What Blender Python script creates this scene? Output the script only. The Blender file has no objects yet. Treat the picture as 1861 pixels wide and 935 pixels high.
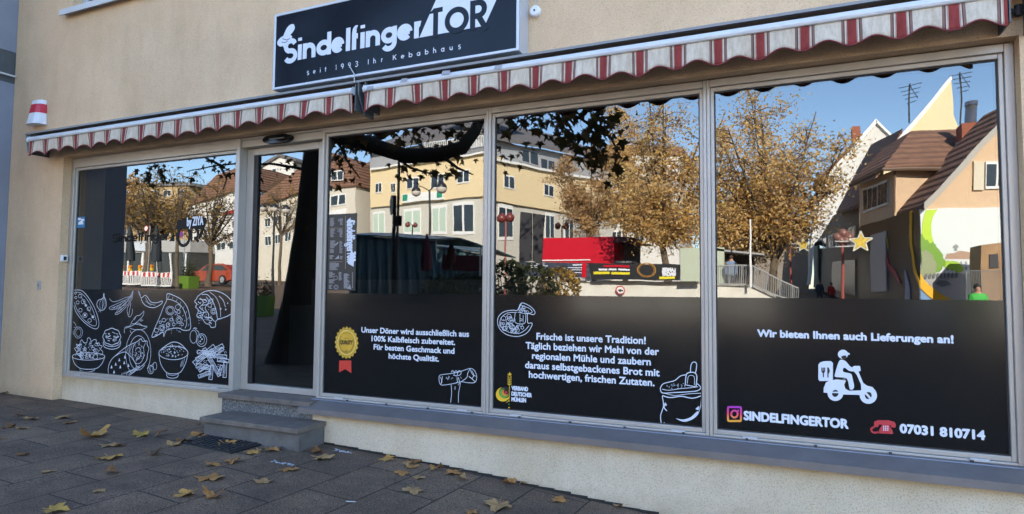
import bpy, math, random
from mathutils import Vector
random.seed(7)
sc = bpy.context.scene
col = sc.collection
# ---------------------------------------------------------------- camera
PW, PH, FPX = 1861.0, 935.0, 1130.035
YAW, PIT, ROL = (math.radians(a) for a in (23.83227, 3.14002, 0.456534))
S, ZC = 4.4, 1.6                       # camera: 4.4 m in front of the glass plane (y = 0), 1.6 m up
cy_, sy_, cp_, sp_ = math.cos(YAW), math.sin(YAW), math.cos(PIT), math.sin(PIT)
FW = Vector((-sy_*cp_, cy_*cp_, sp_)); R0 = Vector((cy_, sy_, 0)); U0 = R0.cross(FW)
RT = R0*math.cos(ROL) + U0*math.sin(ROL); UP = U0*math.cos(ROL) - R0*math.sin(ROL)
cam = bpy.data.objects.new('camera', bpy.data.cameras.new('camera')); col.objects.link(cam); sc.camera = cam
from mathutils import Matrix
m3 = Matrix((RT, UP, -FW)).transposed()
cam.matrix_world = Matrix.Translation((0, -S, ZC)) @ m3.to_4x4()
cam.data.sensor_width = 36; cam.data.lens = FPX/PW*36; cam.data.clip_start = .05; cam.data.clip_end = 2000
# ---------------------------------------------------------------- sky, sun, exposure
SUN_EL, SUN_AZ = math.radians(27), math.radians(24)       # azimuth from +y towards +x: the sun stands behind the shop
w = bpy.data.worlds.new('World'); sc.world = w; w.use_nodes = True
nt = w.node_tree; bg = nt.nodes['Background']
sky = nt.nodes.new('ShaderNodeTexSky'); sky.sky_type = 'NISHITA'; sky.sun_disc = False
sky.sun_elevation = SUN_EL; sky.sun_rotation = SUN_AZ; sky.altitude = 400; sky.air_density = 1.0; sky.dust_density = .3; sky.ozone_density = 3.2
nt.links.new(sky.outputs[0], bg.inputs[0]); bg.inputs[1].default_value = 0.15
sl = bpy.data.lights.new('sun', 'SUN'); sl.energy = 5.0; sl.angle = math.radians(.5); sl.color = (1, .93, .82)
sun = bpy.data.objects.new('sun', sl); col.objects.link(sun)
sd = Vector((math.sin(SUN_AZ)*math.cos(SUN_EL), math.cos(SUN_AZ)*math.cos(SUN_EL), math.sin(SUN_EL)))
sun.rotation_euler = (-sd).to_track_quat('-Z', 'Y').to_euler(); sun.location = (0, 20, 30)
vs = sc.view_settings; vs.view_transform = 'Standard'; vs.look = 'None'; vs.gamma = 1; vs.use_curve_mapping = False
vs.exposure = 2.68
sc.render.engine = 'CYCLES'
sc.cycles.max_bounces = 6; sc.cycles.transparent_max_bounces = 12

# ---------------------------------------------------------------- mapping a pixel of the photograph to the place
def ray(px, py): return FW + RT*((px-PW/2)/FPX) + UP*((PH/2-py)/FPX)
def FP(px, py, Y=S):                       # onto a plane parallel to the facade, Y metres before the camera
    d = ray(px, py); t = Y/d.y; return Vector((d.x*t, Y-S, d.z*t+ZC))
def RPL(px, py, plane):                    # seen in the glass: onto a vertical plane out in the square
    (x0, Y0), (dx, dy) = plane
    d = ray(px, py); t = (x0*dy-Y0*dx)/(d.x*dy-d.y*dx); return Vector((d.x*t, S-d.y*t, d.z*t+ZC))
def RP(px, py, Y): return RPL(px, py, ((0, Y), (1, 0)))
PROF = [(-60, .40), (-9, .385), (-7.5, .37), (-5.1, .325), (-3.7, .31), (-2.2, .239), (-.88, .133), (0, .07), (1.3, -.04), (4, -.2), (60, -.3)]
def gz(x, y):
    for (a, za), (b, zb) in zip(PROF, PROF[1:]):
        if x <= b:
            z = za+(zb-za)*(x-a)/(b-a); break
    else: z = -.3
    z += .021*max(0, -y-6) + .034*max(0, min(-x-12, 45))*min(1, max(0, (-y-6)/12))
    return z
def GP(px, py):                            # onto the pavement, seen directly
    d = ray(px, py); z = .2
    for _ in range(12):
        t = (z-ZC)/d.z; p = Vector((0, -S, ZC))+d*t; z = gz(p.x, p.y)
    return Vector((p.x, p.y, z))

# ---------------------------------------------------------------- materials
MATS = {}
def mat(name, c, rough=.7, metal=0, var=0, vs_=6, bump=0, bs=120, spec=.5, c2=None, coat=0):
    if name in MATS: return MATS[name]
    m = bpy.data.materials.new(name); m.use_nodes = True; t = m.node_tree; b = t.nodes['Principled BSDF']
    c = (c, c, c) if isinstance(c, (int, float)) else c
    b.inputs['Base Color'].default_value = (*c, 1); b.inputs['Roughness'].default_value = rough
    b.inputs['Metallic'].default_value = metal; b.inputs['Specular IOR Level'].default_value = spec; b.inputs['Coat Weight'].default_value = coat
    tc = t.nodes.new('ShaderNodeTexCoord')
    if var or c2:
        n = t.nodes.new('ShaderNodeTexNoise'); n.inputs['Scale'].default_value = vs_; n.inputs['Detail'].default_value = 6
        n.inputs['Roughness'].default_value = .65
        t.links.new(tc.outputs['Object'], n.inputs['Vector'])
        r = t.nodes.new('ShaderNodeValToRGB'); r.color_ramp.elements[0].position = .3; r.color_ramp.elements[1].position = .72
        lo = c2 if c2 else tuple(v*(1-var) for v in c); hi = c if c2 else tuple(min(1, v*(1+var)) for v in c)
        r.color_ramp.elements[0].color = (*lo, 1); r.color_ramp.elements[1].color = (*hi, 1)
        t.links.new(n.outputs['Fac'], r.inputs['Fac']); t.links.new(r.outputs['Color'], b.inputs['Base Color'])
    if bump:
        n2 = t.nodes.new('ShaderNodeTexNoise'); n2.inputs['Scale'].default_value = bs; n2.inputs['Detail'].default_value = 3
        t.links.new(tc.outputs['Object'], n2.inputs['Vector'])
        bp = t.nodes.new('ShaderNodeBump'); bp.inputs['Strength'].default_value = bump; bp.inputs['Distance'].default_value = .01
        t.links.new(n2.outputs['Fac'], bp.inputs['Height']); t.links.new(bp.outputs['Normal'], b.inputs['Normal'])
    MATS[name] = m
    return m
def nodes_of(m): return m.node_tree, m.node_tree.nodes['Principled BSDF'], m.node_tree.links
def add(t, kind, **kw):
    n = t.nodes.new(kind)
    for k, v in kw.items(): setattr(n, k, v)
    return n

def stucco_mat(name, base, dirt, rough_scale=170):
    m = mat(name, base, .92, spec=.2); t, b, L = nodes_of(m)
    tc = add(t, 'ShaderNodeTexCoord')
    big = add(t, 'ShaderNodeTexNoise'); big.inputs['Scale'].default_value = 1.3; big.inputs['Detail'].default_value = 8; big.inputs['Roughness'].default_value = .7
    fine = add(t, 'ShaderNodeTexNoise'); fine.inputs['Scale'].default_value = rough_scale; fine.inputs['Detail'].default_value = 2
    L.new(tc.outputs['Object'], big.inputs['Vector']); L.new(tc.outputs['Object'], fine.inputs['Vector'])
    r = add(t, 'ShaderNodeValToRGB'); r.color_ramp.elements[0].position = .32; r.color_ramp.elements[1].position = .62
    r.color_ramp.elements[0].color = (*dirt, 1); r.color_ramp.elements[1].color = (*base, 1)
    L.new(big.outputs['Fac'], r.inputs['Fac'])
    r2 = add(t, 'ShaderNodeValToRGB'); r2.color_ramp.elements[0].position = .33; r2.color_ramp.elements[1].position = .48
    r2.color_ramp.elements[0].color = (.55, .5, .45, 1); r2.color_ramp.elements[1].color = (1, 1, 1, 1)
    L.new(fine.outputs['Fac'], r2.inputs['Fac'])
    st = add(t, 'ShaderNodeTexNoise'); st.inputs['Scale'].default_value = 2.6; st.inputs['Detail'].default_value = 6; st.inputs['Roughness'].default_value = .7
    mp_ = add(t, 'ShaderNodeMapping'); mp_.inputs['Scale'].default_value = (1.1, 1.1, .30); L.new(tc.outputs['Object'], mp_.inputs[0]); L.new(mp_.outputs[0], st.inputs['Vector'])
    r3 = add(t, 'ShaderNodeValToRGB'); r3.color_ramp.elements[0].position = .34; r3.color_ramp.elements[1].position = .56
    r3.color_ramp.elements[0].color = (.88, .865, .84, 1); r3.color_ramp.elements[1].color = (1, 1, 1, 1); L.new(st.outputs['Fac'], r3.inputs['Fac'])
    m0 = add(t, 'ShaderNodeMix', data_type='RGBA', blend_type='MULTIPLY'); m0.inputs['Factor'].default_value = .8
    L.new(r.outputs['Color'], m0.inputs[6]); L.new(r3.outputs['Color'], m0.inputs[7])
    mx = add(t, 'ShaderNodeMix', data_type='RGBA', blend_type='MULTIPLY'); mx.inputs['Factor'].default_value = .6
    L.new(m0.outputs[2], mx.inputs[6]); L.new(r2.outputs['Color'], mx.inputs[7]); L.new(mx.outputs[2], b.inputs['Base Color'])
    bp = add(t, 'ShaderNodeBump'); bp.inputs['Strength'].default_value = .6; bp.inputs['Distance'].default_value = .006
    L.new(fine.outputs['Fac'], bp.inputs['Height']); L.new(bp.outputs['Normal'], b.inputs['Normal'])
    return m

M_STUCCO = stucco_mat('cream_stucco', (.76, .545, .345), (.67, .47, .29))
def sill_stain(m):                     # rust-yellow run-off below the sill, splash dirt at the foot
    t, b, L = nodes_of(m); src = b.inputs['Base Color'].links[0].from_socket
    tc = add(t, 'ShaderNodeTexCoord'); s_ = add(t, 'ShaderNodeSeparateXYZ'); L.new(tc.outputs['Object'], s_.inputs[0])
    n = add(t, 'ShaderNodeTexNoise'); n.inputs['Scale'].default_value = 5; n.inputs['Detail'].default_value = 7; n.inputs['Roughness'].default_value = .7
    mp = add(t, 'ShaderNodeMapping'); mp.inputs['Scale'].default_value = (2, 1, .5); L.new(tc.outputs['Object'], mp.inputs[0]); L.new(mp.outputs[0], n.inputs['Vector'])
    ma = add(t, 'ShaderNodeMath', operation='MULTIPLY_ADD'); ma.inputs[1].default_value = .16; L.new(n.outputs['Fac'], ma.inputs[0]); L.new(s_.outputs['Z'], ma.inputs[2])
    r = add(t, 'ShaderNodeMapRange'); r.inputs[1].default_value = .25; r.inputs[2].default_value = .38; L.new(ma.outputs[0], r.inputs[0])
    r.inputs[4].default_value = .75
    mx = add(t, 'ShaderNodeMix', data_type='RGBA'); mx.inputs[7].default_value = (.42, .30, .15, 1); L.new(r.outputs[0], mx.inputs['Factor']); L.new(src, mx.inputs[6])
    L.new(mx.outputs[2], b.inputs['Base Color'])
M_PLINTH = stucco_mat('pale_plinth_stucco', (.66, .56, .42), (.57, .47, .33), 120); sill_stain(M_PLINTH)
def foot_dirt(m, z0, z1):
    t, b, L = nodes_of(m); src = b.inputs['Base Color'].links[0].from_socket
    tc = add(t, 'ShaderNodeTexCoord'); s_ = add(t, 'ShaderNodeSeparateXYZ'); L.new(tc.outputs['Object'], s_.inputs[0])
    n = add(t, 'ShaderNodeTexNoise'); n.inputs['Scale'].default_value = 6; n.inputs['Detail'].default_value = 8; n.inputs['Roughness'].default_value = .75; L.new(tc.outputs['Object'], n.inputs['Vector'])
    ma = add(t, 'ShaderNodeMath', operation='MULTIPLY_ADD'); ma.inputs[1].default_value = .5; L.new(n.outputs['Fac'], ma.inputs[0]); L.new(s_.outputs['Z'], ma.inputs[2])
    r = add(t, 'ShaderNodeMapRange'); r.inputs[1].default_value = z0; r.inputs[2].default_value = z1; r.inputs[3].default_value = .55; r.inputs[4].default_value = 0; L.new(ma.outputs[0], r.inputs[0])
    mx = add(t, 'ShaderNodeMix', data_type='RGBA'); mx.inputs[7].default_value = (.30, .235, .16, 1); L.new(r.outputs[0], mx.inputs['Factor']); L.new(src, mx.inputs[6]); L.new(mx.outputs[2], b.inputs['Base Color'])
foot_dirt(M_STUCCO, .22, .46); foot_dirt(M_PLINTH, .02, .26)
M_ALU = mat('grey_aluminium', (.43, .395, .355), .42, .35, var=.06, vs_=3)
M_SILL = mat('sill_metal', (.185, .162, .152), .5, .3, var=.14, vs_=5)
M_WHITE = mat('white_paint', (.78, .78, .78), .4)
M_BLACK = mat('black', (.012, .012, .014), .5)
M_DARK = mat('dark_grey', (.03, .03, .034), .6)
M_PRINT = mat('white_print', (.66, .68, .74), .5)
M_PRINTTHIN = mat('white_line_print', (.62, .65, .72), .5)
M_ROOM = mat('dark_room', (.02, .02, .021), .9)

def film_mat():
    m = mat('black_window_film', (.0065, .0068, .007), 0.14, spec=.42); t, b, L = nodes_of(m)
    tc = add(t, 'ShaderNodeTexCoord'); n = add(t, 'ShaderNodeTexNoise'); n.inputs['Scale'].default_value = 2.5; n.inputs['Detail'].default_value = 7
    L.new(tc.outputs['Object'], n.inputs['Vector'])
    mr = add(t, 'ShaderNodeMapRange'); mr.inputs[3].default_value = .09; mr.inputs[4].default_value = .2
    L.new(n.outputs['Fac'], mr.inputs[0]); L.new(mr.outputs[0], b.inputs['Roughness'])
    n2 = add(t, 'ShaderNodeTexNoise'); n2.inputs['Scale'].default_value = 9; n2.inputs['Detail'].default_value = 9; n2.inputs['Roughness'].default_value = .75
    L.new(tc.outputs['Object'], n2.inputs['Vector'])
    r = add(t, 'ShaderNodeValToRGB'); r.color_ramp.elements[0].position = .62; r.color_ramp.elements[1].position = .82
    r.color_ramp.elements[0].color = (.0065, .0068, .007, 1); r.color_ramp.elements[1].color = (.02, .021, .022, 1)
    L.new(n2.outputs['Fac'], r.inputs['Fac']); L.new(r.outputs['Color'], b.inputs['Base Color'])
    return m
M_FILM = film_mat()

def glass_mat():                       # coated shop glass: mirrors the square, lets a little of the dark room through
    m = bpy.data.materials.new('mirror_coated_glass'); m.use_nodes = True; t = m.node_tree; t.nodes.clear(); L = t.links
    out = add(t, 'ShaderNodeOutputMaterial'); mx = add(t, 'ShaderNodeMixShader')
    gl = add(t, 'ShaderNodeBsdfGlossy'); gl.inputs['Roughness'].default_value = 0; gl.inputs['Color'].default_value = (1, .985, .95, 1)
    tr = add(t, 'ShaderNodeBsdfTransparent'); tr.inputs['Color'].default_value = (.42, .44, .45, 1)
    lw = add(t, 'ShaderNodeLayerWeight'); lw.inputs['Blend'].default_value = .25
    mr = add(t, 'ShaderNodeMapRange'); mr.inputs[3].default_value = .125; mr.inputs[4].default_value = .5
    tc = add(t, 'ShaderNodeTexCoord'); n = add(t, 'ShaderNodeTexNoise'); n.inputs['Scale'].default_value = 3.2; n.inputs['Detail'].default_value = 1
    bp = add(t, 'ShaderNodeBump'); bp.inputs['Strength'].default_value = .05; bp.inputs['Distance'].default_value = .006
    L.new(tc.outputs['Object'], n.inputs['Vector']); L.new(n.outputs['Fac'], bp.inputs['Height']); L.new(bp.outputs['Normal'], gl.inputs['Normal'])
    L.new(lw.outputs['Fresnel'], mr.inputs[0]); L.new(mr.outputs[0], mx.inputs[0]); L.new(tr.outputs[0], mx.inputs[1]); L.new(gl.outputs[0], mx.inputs[2])
    L.new(mx.outputs[0], out.inputs[0]); return m
M_GLASS = glass_mat()

# ---------------------------------------------------------------- mesh builder
ORG = {}
class MB:
    def __init__(s): s.v = []; s.f = []; s.m = []; s.mi = 0
    def face(s, pts):
        i = len(s.v); s.v += [Vector(p) for p in pts]; s.f.append(list(range(i, i+len(pts)))); s.m.append(s.mi)
    def box(s, x0, x1, y0, y1, z0, z1):
        i = len(s.v); s.v += [Vector((x, y, z)) for x in (x0, x1) for y in (y0, y1) for z in (z0, z1)]
        for f in ((0, 1, 3, 2), (4, 6, 7, 5), (0, 4, 5, 1), (2, 3, 7, 6), (0, 2, 6, 4), (1, 5, 7, 3)):
            s.f.append([i+k for k in f]); s.m.append(s.mi)
        return s
    def prism(s, pts, ext):               # polygon extruded along ext
        n = len(pts); i = len(s.v); ext = Vector(ext)
        s.v += [Vector(p) for p in pts] + [Vector(p)+ext for p in pts]
        s.f.append([i+k for k in range(n)]); s.f.append([i+n+k for k in reversed(range(n))]); s.m += [s.mi, s.mi]
        for k in range(n):
            s.f.append([i+k, i+(k+1) % n, i+n+(k+1) % n, i+n+k]); s.m.append(s.mi)
        return s
    def tube(s, pts, r, n=8, caps=True):
        pts = [Vector(p) for p in pts]; rs = r if isinstance(r, (list, tuple)) else [r]*len(pts)
        i0 = len(s.v)
        for k, p in enumerate(pts):
            d = (pts[min(k+1, len(pts)-1)]-pts[max(k-1, 0)]).normalized()
            a = d.cross(Vector((0, 0, 1)) if abs(d.z) < .9 else Vector((1, 0, 0))).normalized(); b = d.cross(a)
            for j in range(n):
                t = 2*math.pi*j/n; s.v.append(p+(a*math.cos(t)+b*math.sin(t))*rs[k])
        for k in range(len(pts)-1):
            for j in range(n):
                s.f.append([i0+k*n+j, i0+k*n+(j+1) % n, i0+(k+1)*n+(j+1) % n, i0+(k+1)*n+j]); s.m.append(s.mi)
        if caps:
            s.f.append([i0+j for j in range(n)]); s.f.append([i0+(len(pts)-1)*n+j for j in range(n)]); s.m += [s.mi, s.mi]
        return s
    def ball(s, c, r, n=12, sx=1, sy=1, sz=1):
        c = Vector(c); rings = n//2; i0 = len(s.v)
        for a in range(rings+1):
            th = math.pi*a/rings
            for j in range(n):
                ph = 2*math.pi*j/n; s.v.append(c+Vector((r*sx*math.sin(th)*math.cos(ph), r*sy*math.sin(th)*math.sin(ph), r*sz*math.cos(th))))
        for a in range(rings):
            for j in range(n):
                s.f.append([i0+a*n+j, i0+(a+1)*n+j, i0+(a+1)*n+(j+1) % n, i0+a*n+(j+1) % n]); s.m.append(s.mi)
        return s
    def build(s, name, mats, parent=None, label=None, smooth=False, origin=None):
        o_ = ORG[parent.name] if parent else (Vector(origin) if origin is not None else Vector((0, 0, 0)))
        me = bpy.data.meshes.new(name); me.from_pydata([tuple(p-o_) for p in s.v], [], s.f)
        mats = mats if isinstance(mats, (list, tuple)) else [mats]
        for m in mats: me.materials.append(m)
        me.polygons.foreach_set('material_index', [min(k, len(mats)-1) for k in s.m])
        if smooth: me.polygons.foreach_set('use_smooth', [True]*len(s.f))
        me.validate(); me.update()
        ob = bpy.data.objects.new(name, me); col.objects.link(ob)
        if parent: ob.parent = parent
        else: ob.location = o_
        ORG[ob.name] = o_
        if label: ob['label'] = label
        return ob
def bevel(ob, wd=.004, seg=2):
    b = ob.modifiers.new('bevel', 'BEVEL'); b.width = wd; b.segments = seg; b.limit_method = 'ANGLE'; return ob
def tag(o, label, cat, group=None):
    o['label'] = label; o['category'] = cat
    if group: o['group'] = group
    return o
def thing(name, label, cat, loc, group=None):
    o = bpy.data.objects.new(name, None); col.objects.link(o); o.location = loc; o.empty_display_size = .2
    ORG[o.name] = Vector(loc); return tag(o, label, cat, group)
def structure(o): o['kind'] = 'structure'; return o
def copy_tree(o, parent=None):
    c = o.copy(); col.objects.link(c); ORG[c.name] = ORG[o.name]
    if parent: c.parent = parent
    for ch in list(o.children): copy_tree(ch, c)
    return c

# ---------------------------------------------------------------- drawing on a plane
class Draw:
    """lines and fills printed on a plane; each stroke a hair in front of the one before"""
    def __init__(s, y, step=2.5e-5): s.mb = MB(); s.y = y; s.step = step
    def nxt(s): s.y -= s.step; return s.y
    def ribbon(s, pts, w, closed=False):
        P = [Vector((p[0], p[1])) for p in pts]
        Q = [P[0]]
        for p in P[1:]:
            if (p-Q[-1]).length > 1e-5: Q.append(p)
        if closed and (Q[0]-Q[-1]).length < 1e-5: Q.pop()
        P = Q; n = len(P)
        if n < 2: return
        y = s.nxt(); i0 = len(s.mb.v); h = w/2
        for k in range(n):
            a = P[(k-1) % n] if (closed or k > 0) else None; b = P[(k+1) % n] if (closed or k < n-1) else None
            d1 = (P[k]-a).normalized() if a is not None else (b-P[k]).normalized()
            d2 = (b-P[k]).normalized() if b is not None else d1
            t = d1+d2
            t = t.normalized() if t.length > .3 else d1
            nn = Vector((-t.y, t.x)); c = max(.6, abs(nn.dot(Vector((-d1.y, d1.x)))))
            for sg in (1, -1):
                q = P[k]+nn*(sg*h/c); s.mb.v.append(Vector((q.x, y, q.y)))
        for k in range(n if closed else n-1):
            j = (k+1) % n
            s.mb.f.append([i0+2*k, i0+2*j, i0+2*j+1, i0+2*k+1]); s.mb.m.append(s.mb.mi)
    def fill(s, pts):
        y = s.nxt(); s.mb.face([(p[0], y, p[1]) for p in pts])
    def disc(s, c, rx, rz=None, n=24):
        rz = rz or rx; s.fill([(c[0]+rx*math.cos(2*math.pi*k/n), c[1]+rz*math.sin(2*math.pi*k/n)) for k in range(n)])
    def ring(s, c, rx, rz, w, n=24, a0=0, a1=360):
        full = abs(a1-a0) >= 360; k1 = n if full else n+1
        s.ribbon([(c[0]+rx*math.cos(math.radians(a0+(a1-a0)*k/n)), c[1]+rz*math.sin(math.radians(a0+(a1-a0)*k/n))) for k in range(k1)], w, full)
def smooth(pts, closed=False, n=4):
    P = [Vector((p[0], p[1])) for p in pts]; N = len(P); out = []
    if N < 3: return [tuple(p) for p in P]
    for k in range(N if closed else N-1):
        g = (lambda i: P[i % N]) if closed else (lambda i: P[max(0, min(N-1, i))])
        a, b, c, d = g(k-1), g(k), g(k+1), g(k+2)
        for j in range(n):
            t = j/n; out.append(tuple(.5*((2*b)+(c-a)*t+(2*a-5*b+4*c-d)*t*t+(3*b-a-3*c+d)*t**3)))
    if not closed: out.append(tuple(P[-1]))
    return out
class Trace(Draw):
    """a Draw whose coordinates are read off an enlarged crop of the photograph"""
    def __init__(s, y, crop, step=2.5e-5):
        super().__init__(y, step); s.ox, s.oy, s.k = crop; s.Y = S+y
    def p(s, x, y):
        q = FP(s.ox+x/s.k, s.oy+y/s.k, s.Y); return (q.x, q.z)
    def line(s, pts, w, closed=False, sm=True):
        P = smooth(pts, closed) if sm else pts
        s.ribbon([s.p(*q) for q in P], w, closed)
    def poly(s, pts, sm=False, n=4):
        P = smooth(pts, True, n) if sm else pts
        s.fill([s.p(*q) for q in P])
    def circ(s, x, y, r, w, ry=None, n=14):
        ry = ry or r
        s.ribbon([s.p(x+r*math.cos(2*math.pi*k/n), y+ry*math.sin(2*math.pi*k/n)) for k in range(n)], w, True)
    def dot(s, x, y, r, ry=None, n=14):
        ry = ry or r
        s.fill([s.p(x+r*math.cos(2*math.pi*k/n), y+ry*math.sin(2*math.pi*k/n)) for k in range(n)])

def text(body, pl, pr, cap, y, m, parent, name='lettering', bold=.0, mirror=False, label=None, rot=None, shear=0):
    """letters standing on the line pl-pr (x, z) of the plane y, stretched to that width and to a cap height"""
    c = bpy.data.curves.new('letters', 'FONT'); c.body = body; c.resolution_u = 3
    tmp = bpy.data.objects.new('letters', c); col.objects.link(tmp)
    me = bpy.data.meshes.new_from_object(tmp.evaluated_get(bpy.context.evaluated_depsgraph_get()))
    bpy.data.objects.remove(tmp)
    vs2 = [(v.co.x, v.co.y) for v in me.vertices]; fs = [list(p.vertices) for p in me.polygons]; bpy.data.meshes.remove(me)
    x0, x1 = min(v[0] for v in vs2), max(v[0] for v in vs2)
    pl, pr = Vector((pl[0], pl[1])), Vector((pr[0], pr[1])); L = (pr-pl).length; dx = (pr-pl).normalized(); dz = Vector((-dx.y, dx.x))
    kx = L/(x1-x0); kz = cap/.69; mb = MB(); i = 0
    offs = [(0, 0)] + ([(math.cos(a)*bold, math.sin(a)*bold) for a in (0, .785, 1.571, 2.356, 3.142, 3.927, 4.712, 5.498)] if bold else [])
    for q, (ox, oz) in enumerate(offs):
        i = len(mb.v)
        for v in vs2:
            u = (v[0]-x0)*kx
            if mirror: u = L-u
            p = pl + dx*(u+ox) + dz*(v[1]*kz+oz)
            mb.v.append(Vector((p.x, y-3e-5*q if not callable(y) else y(p.x), p.y)))
        for f in fs: mb.f.append([i+k for k in f]); mb.m.append(0)
    return mb.build(name, m, parent, label)

# geometric stroke letters (x-height 1), for the logo
def arc(cx, cz, rx, rz, a0, a1, n=14): return [(cx+rx*math.cos(math.radians(a0+(a1-a0)*k/n)), cz+rz*math.sin(math.radians(a0+(a1-a0)*k/n))) for k in range(n+1)]
CIRC = arc(.5, .5, .36, .36, 0, 360, 24)
GLY = {
 'n': [[(.14, 0), (.14, 1)], arc(.5, .5, .36, .36, 180, 0)+[(.86, 0)]],
 'h': [[(.14, 0), (.14, 1.5)], arc(.5, .5, .36, .36, 180, 0)+[(.86, 0)]],
 'u': [[(.86, 0), (.86, 1)], [(.14, 1)]+arc(.5, .5, .36, .36, 180, 360)],
 'd': [CIRC, [(.86, 0), (.86, 1.45)]], 'b': [CIRC, [(.14, 0), (.14, 1.45)]], 'a': [CIRC, [(.86, 0), (.86, 1)]],
 'e': [[(.16, .5), (.84, .5)], arc(.5, .5, .36, .36, 0, 318, 22)],
 'i': [[(.5, 0), (.5, 1)], [(.5, 1.24), (.5, 1.44)]], 'l': [[(.5, 0), (.5, 1.45)]], 'I': [[(.5, 0), (.5, 1.4)]],
 'f': [[(.4, 0), (.4, 1.05)]+arc(.68, 1.05, .28, .3, 180, 70, 8), [(.1, .86), (.9, .86)]],
 't': [[(.5, 0), (.5, 1.35)], [(.15, .9), (.85, .9)]],
 'g': [CIRC, [(.86, 1), (.86, .02)]+arc(.5, .02, .36, .4, 0, -150, 12)],
 'r': [[(.2, 0), (.2, 1)], arc(.58, .5, .38, .36, 180, 75, 9)],
 's': [arc(.5, .73, .3, .25, 30, 270, 10)[:-1]+arc(.5, .25, .32, .25, 90, -150, 10)],
 'S': [arc(.5, 1.03, .36, .33, 25, 265, 12)[:-1]+arc(.5, .36, .38, .36, 85, -155, 12)],
 'K': [[(.15, 0), (.15, 1.4)], [(.85, 1.4), (.18, .62)], [(.4, .8), (.88, 0)]],
 '1': [[(.25, 1.1), (.55, 1.4), (.55, 0)]], '9': [arc(.5, .98, .33, .4, 0, 360, 20), [(.83, .98), (.78, .6), (.5, 0)]],
 '3': [arc(.47, 1.05, .3, .33, 140, -90, 10)+arc(.47, .37, .34, .36, 90, -140, 12)],
}
def glyph(dr, ch, xl, xr, zb, xh, w, slope=0):
    for st in GLY[ch]:
        P = []
        for (u, v) in st:
            # keep the stroke inside the letter's box
            wu = (xr-xl); uu = xl+w/2+(wu-w)*((u-.14)/.72) if ch not in 'ilI1' else (xl+xr)/2+(u-.5)*wu*.6
            vv = zb+ (v*xh if v in (0, 1) or v > 1.2 else w/2+(v-.14)/.72*(xh-w))
            P.append((uu, vv+slope*(uu-xl)))
        dr.ribbon(P, w, len(P) > 18 and P[0] == P[-1])
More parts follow.
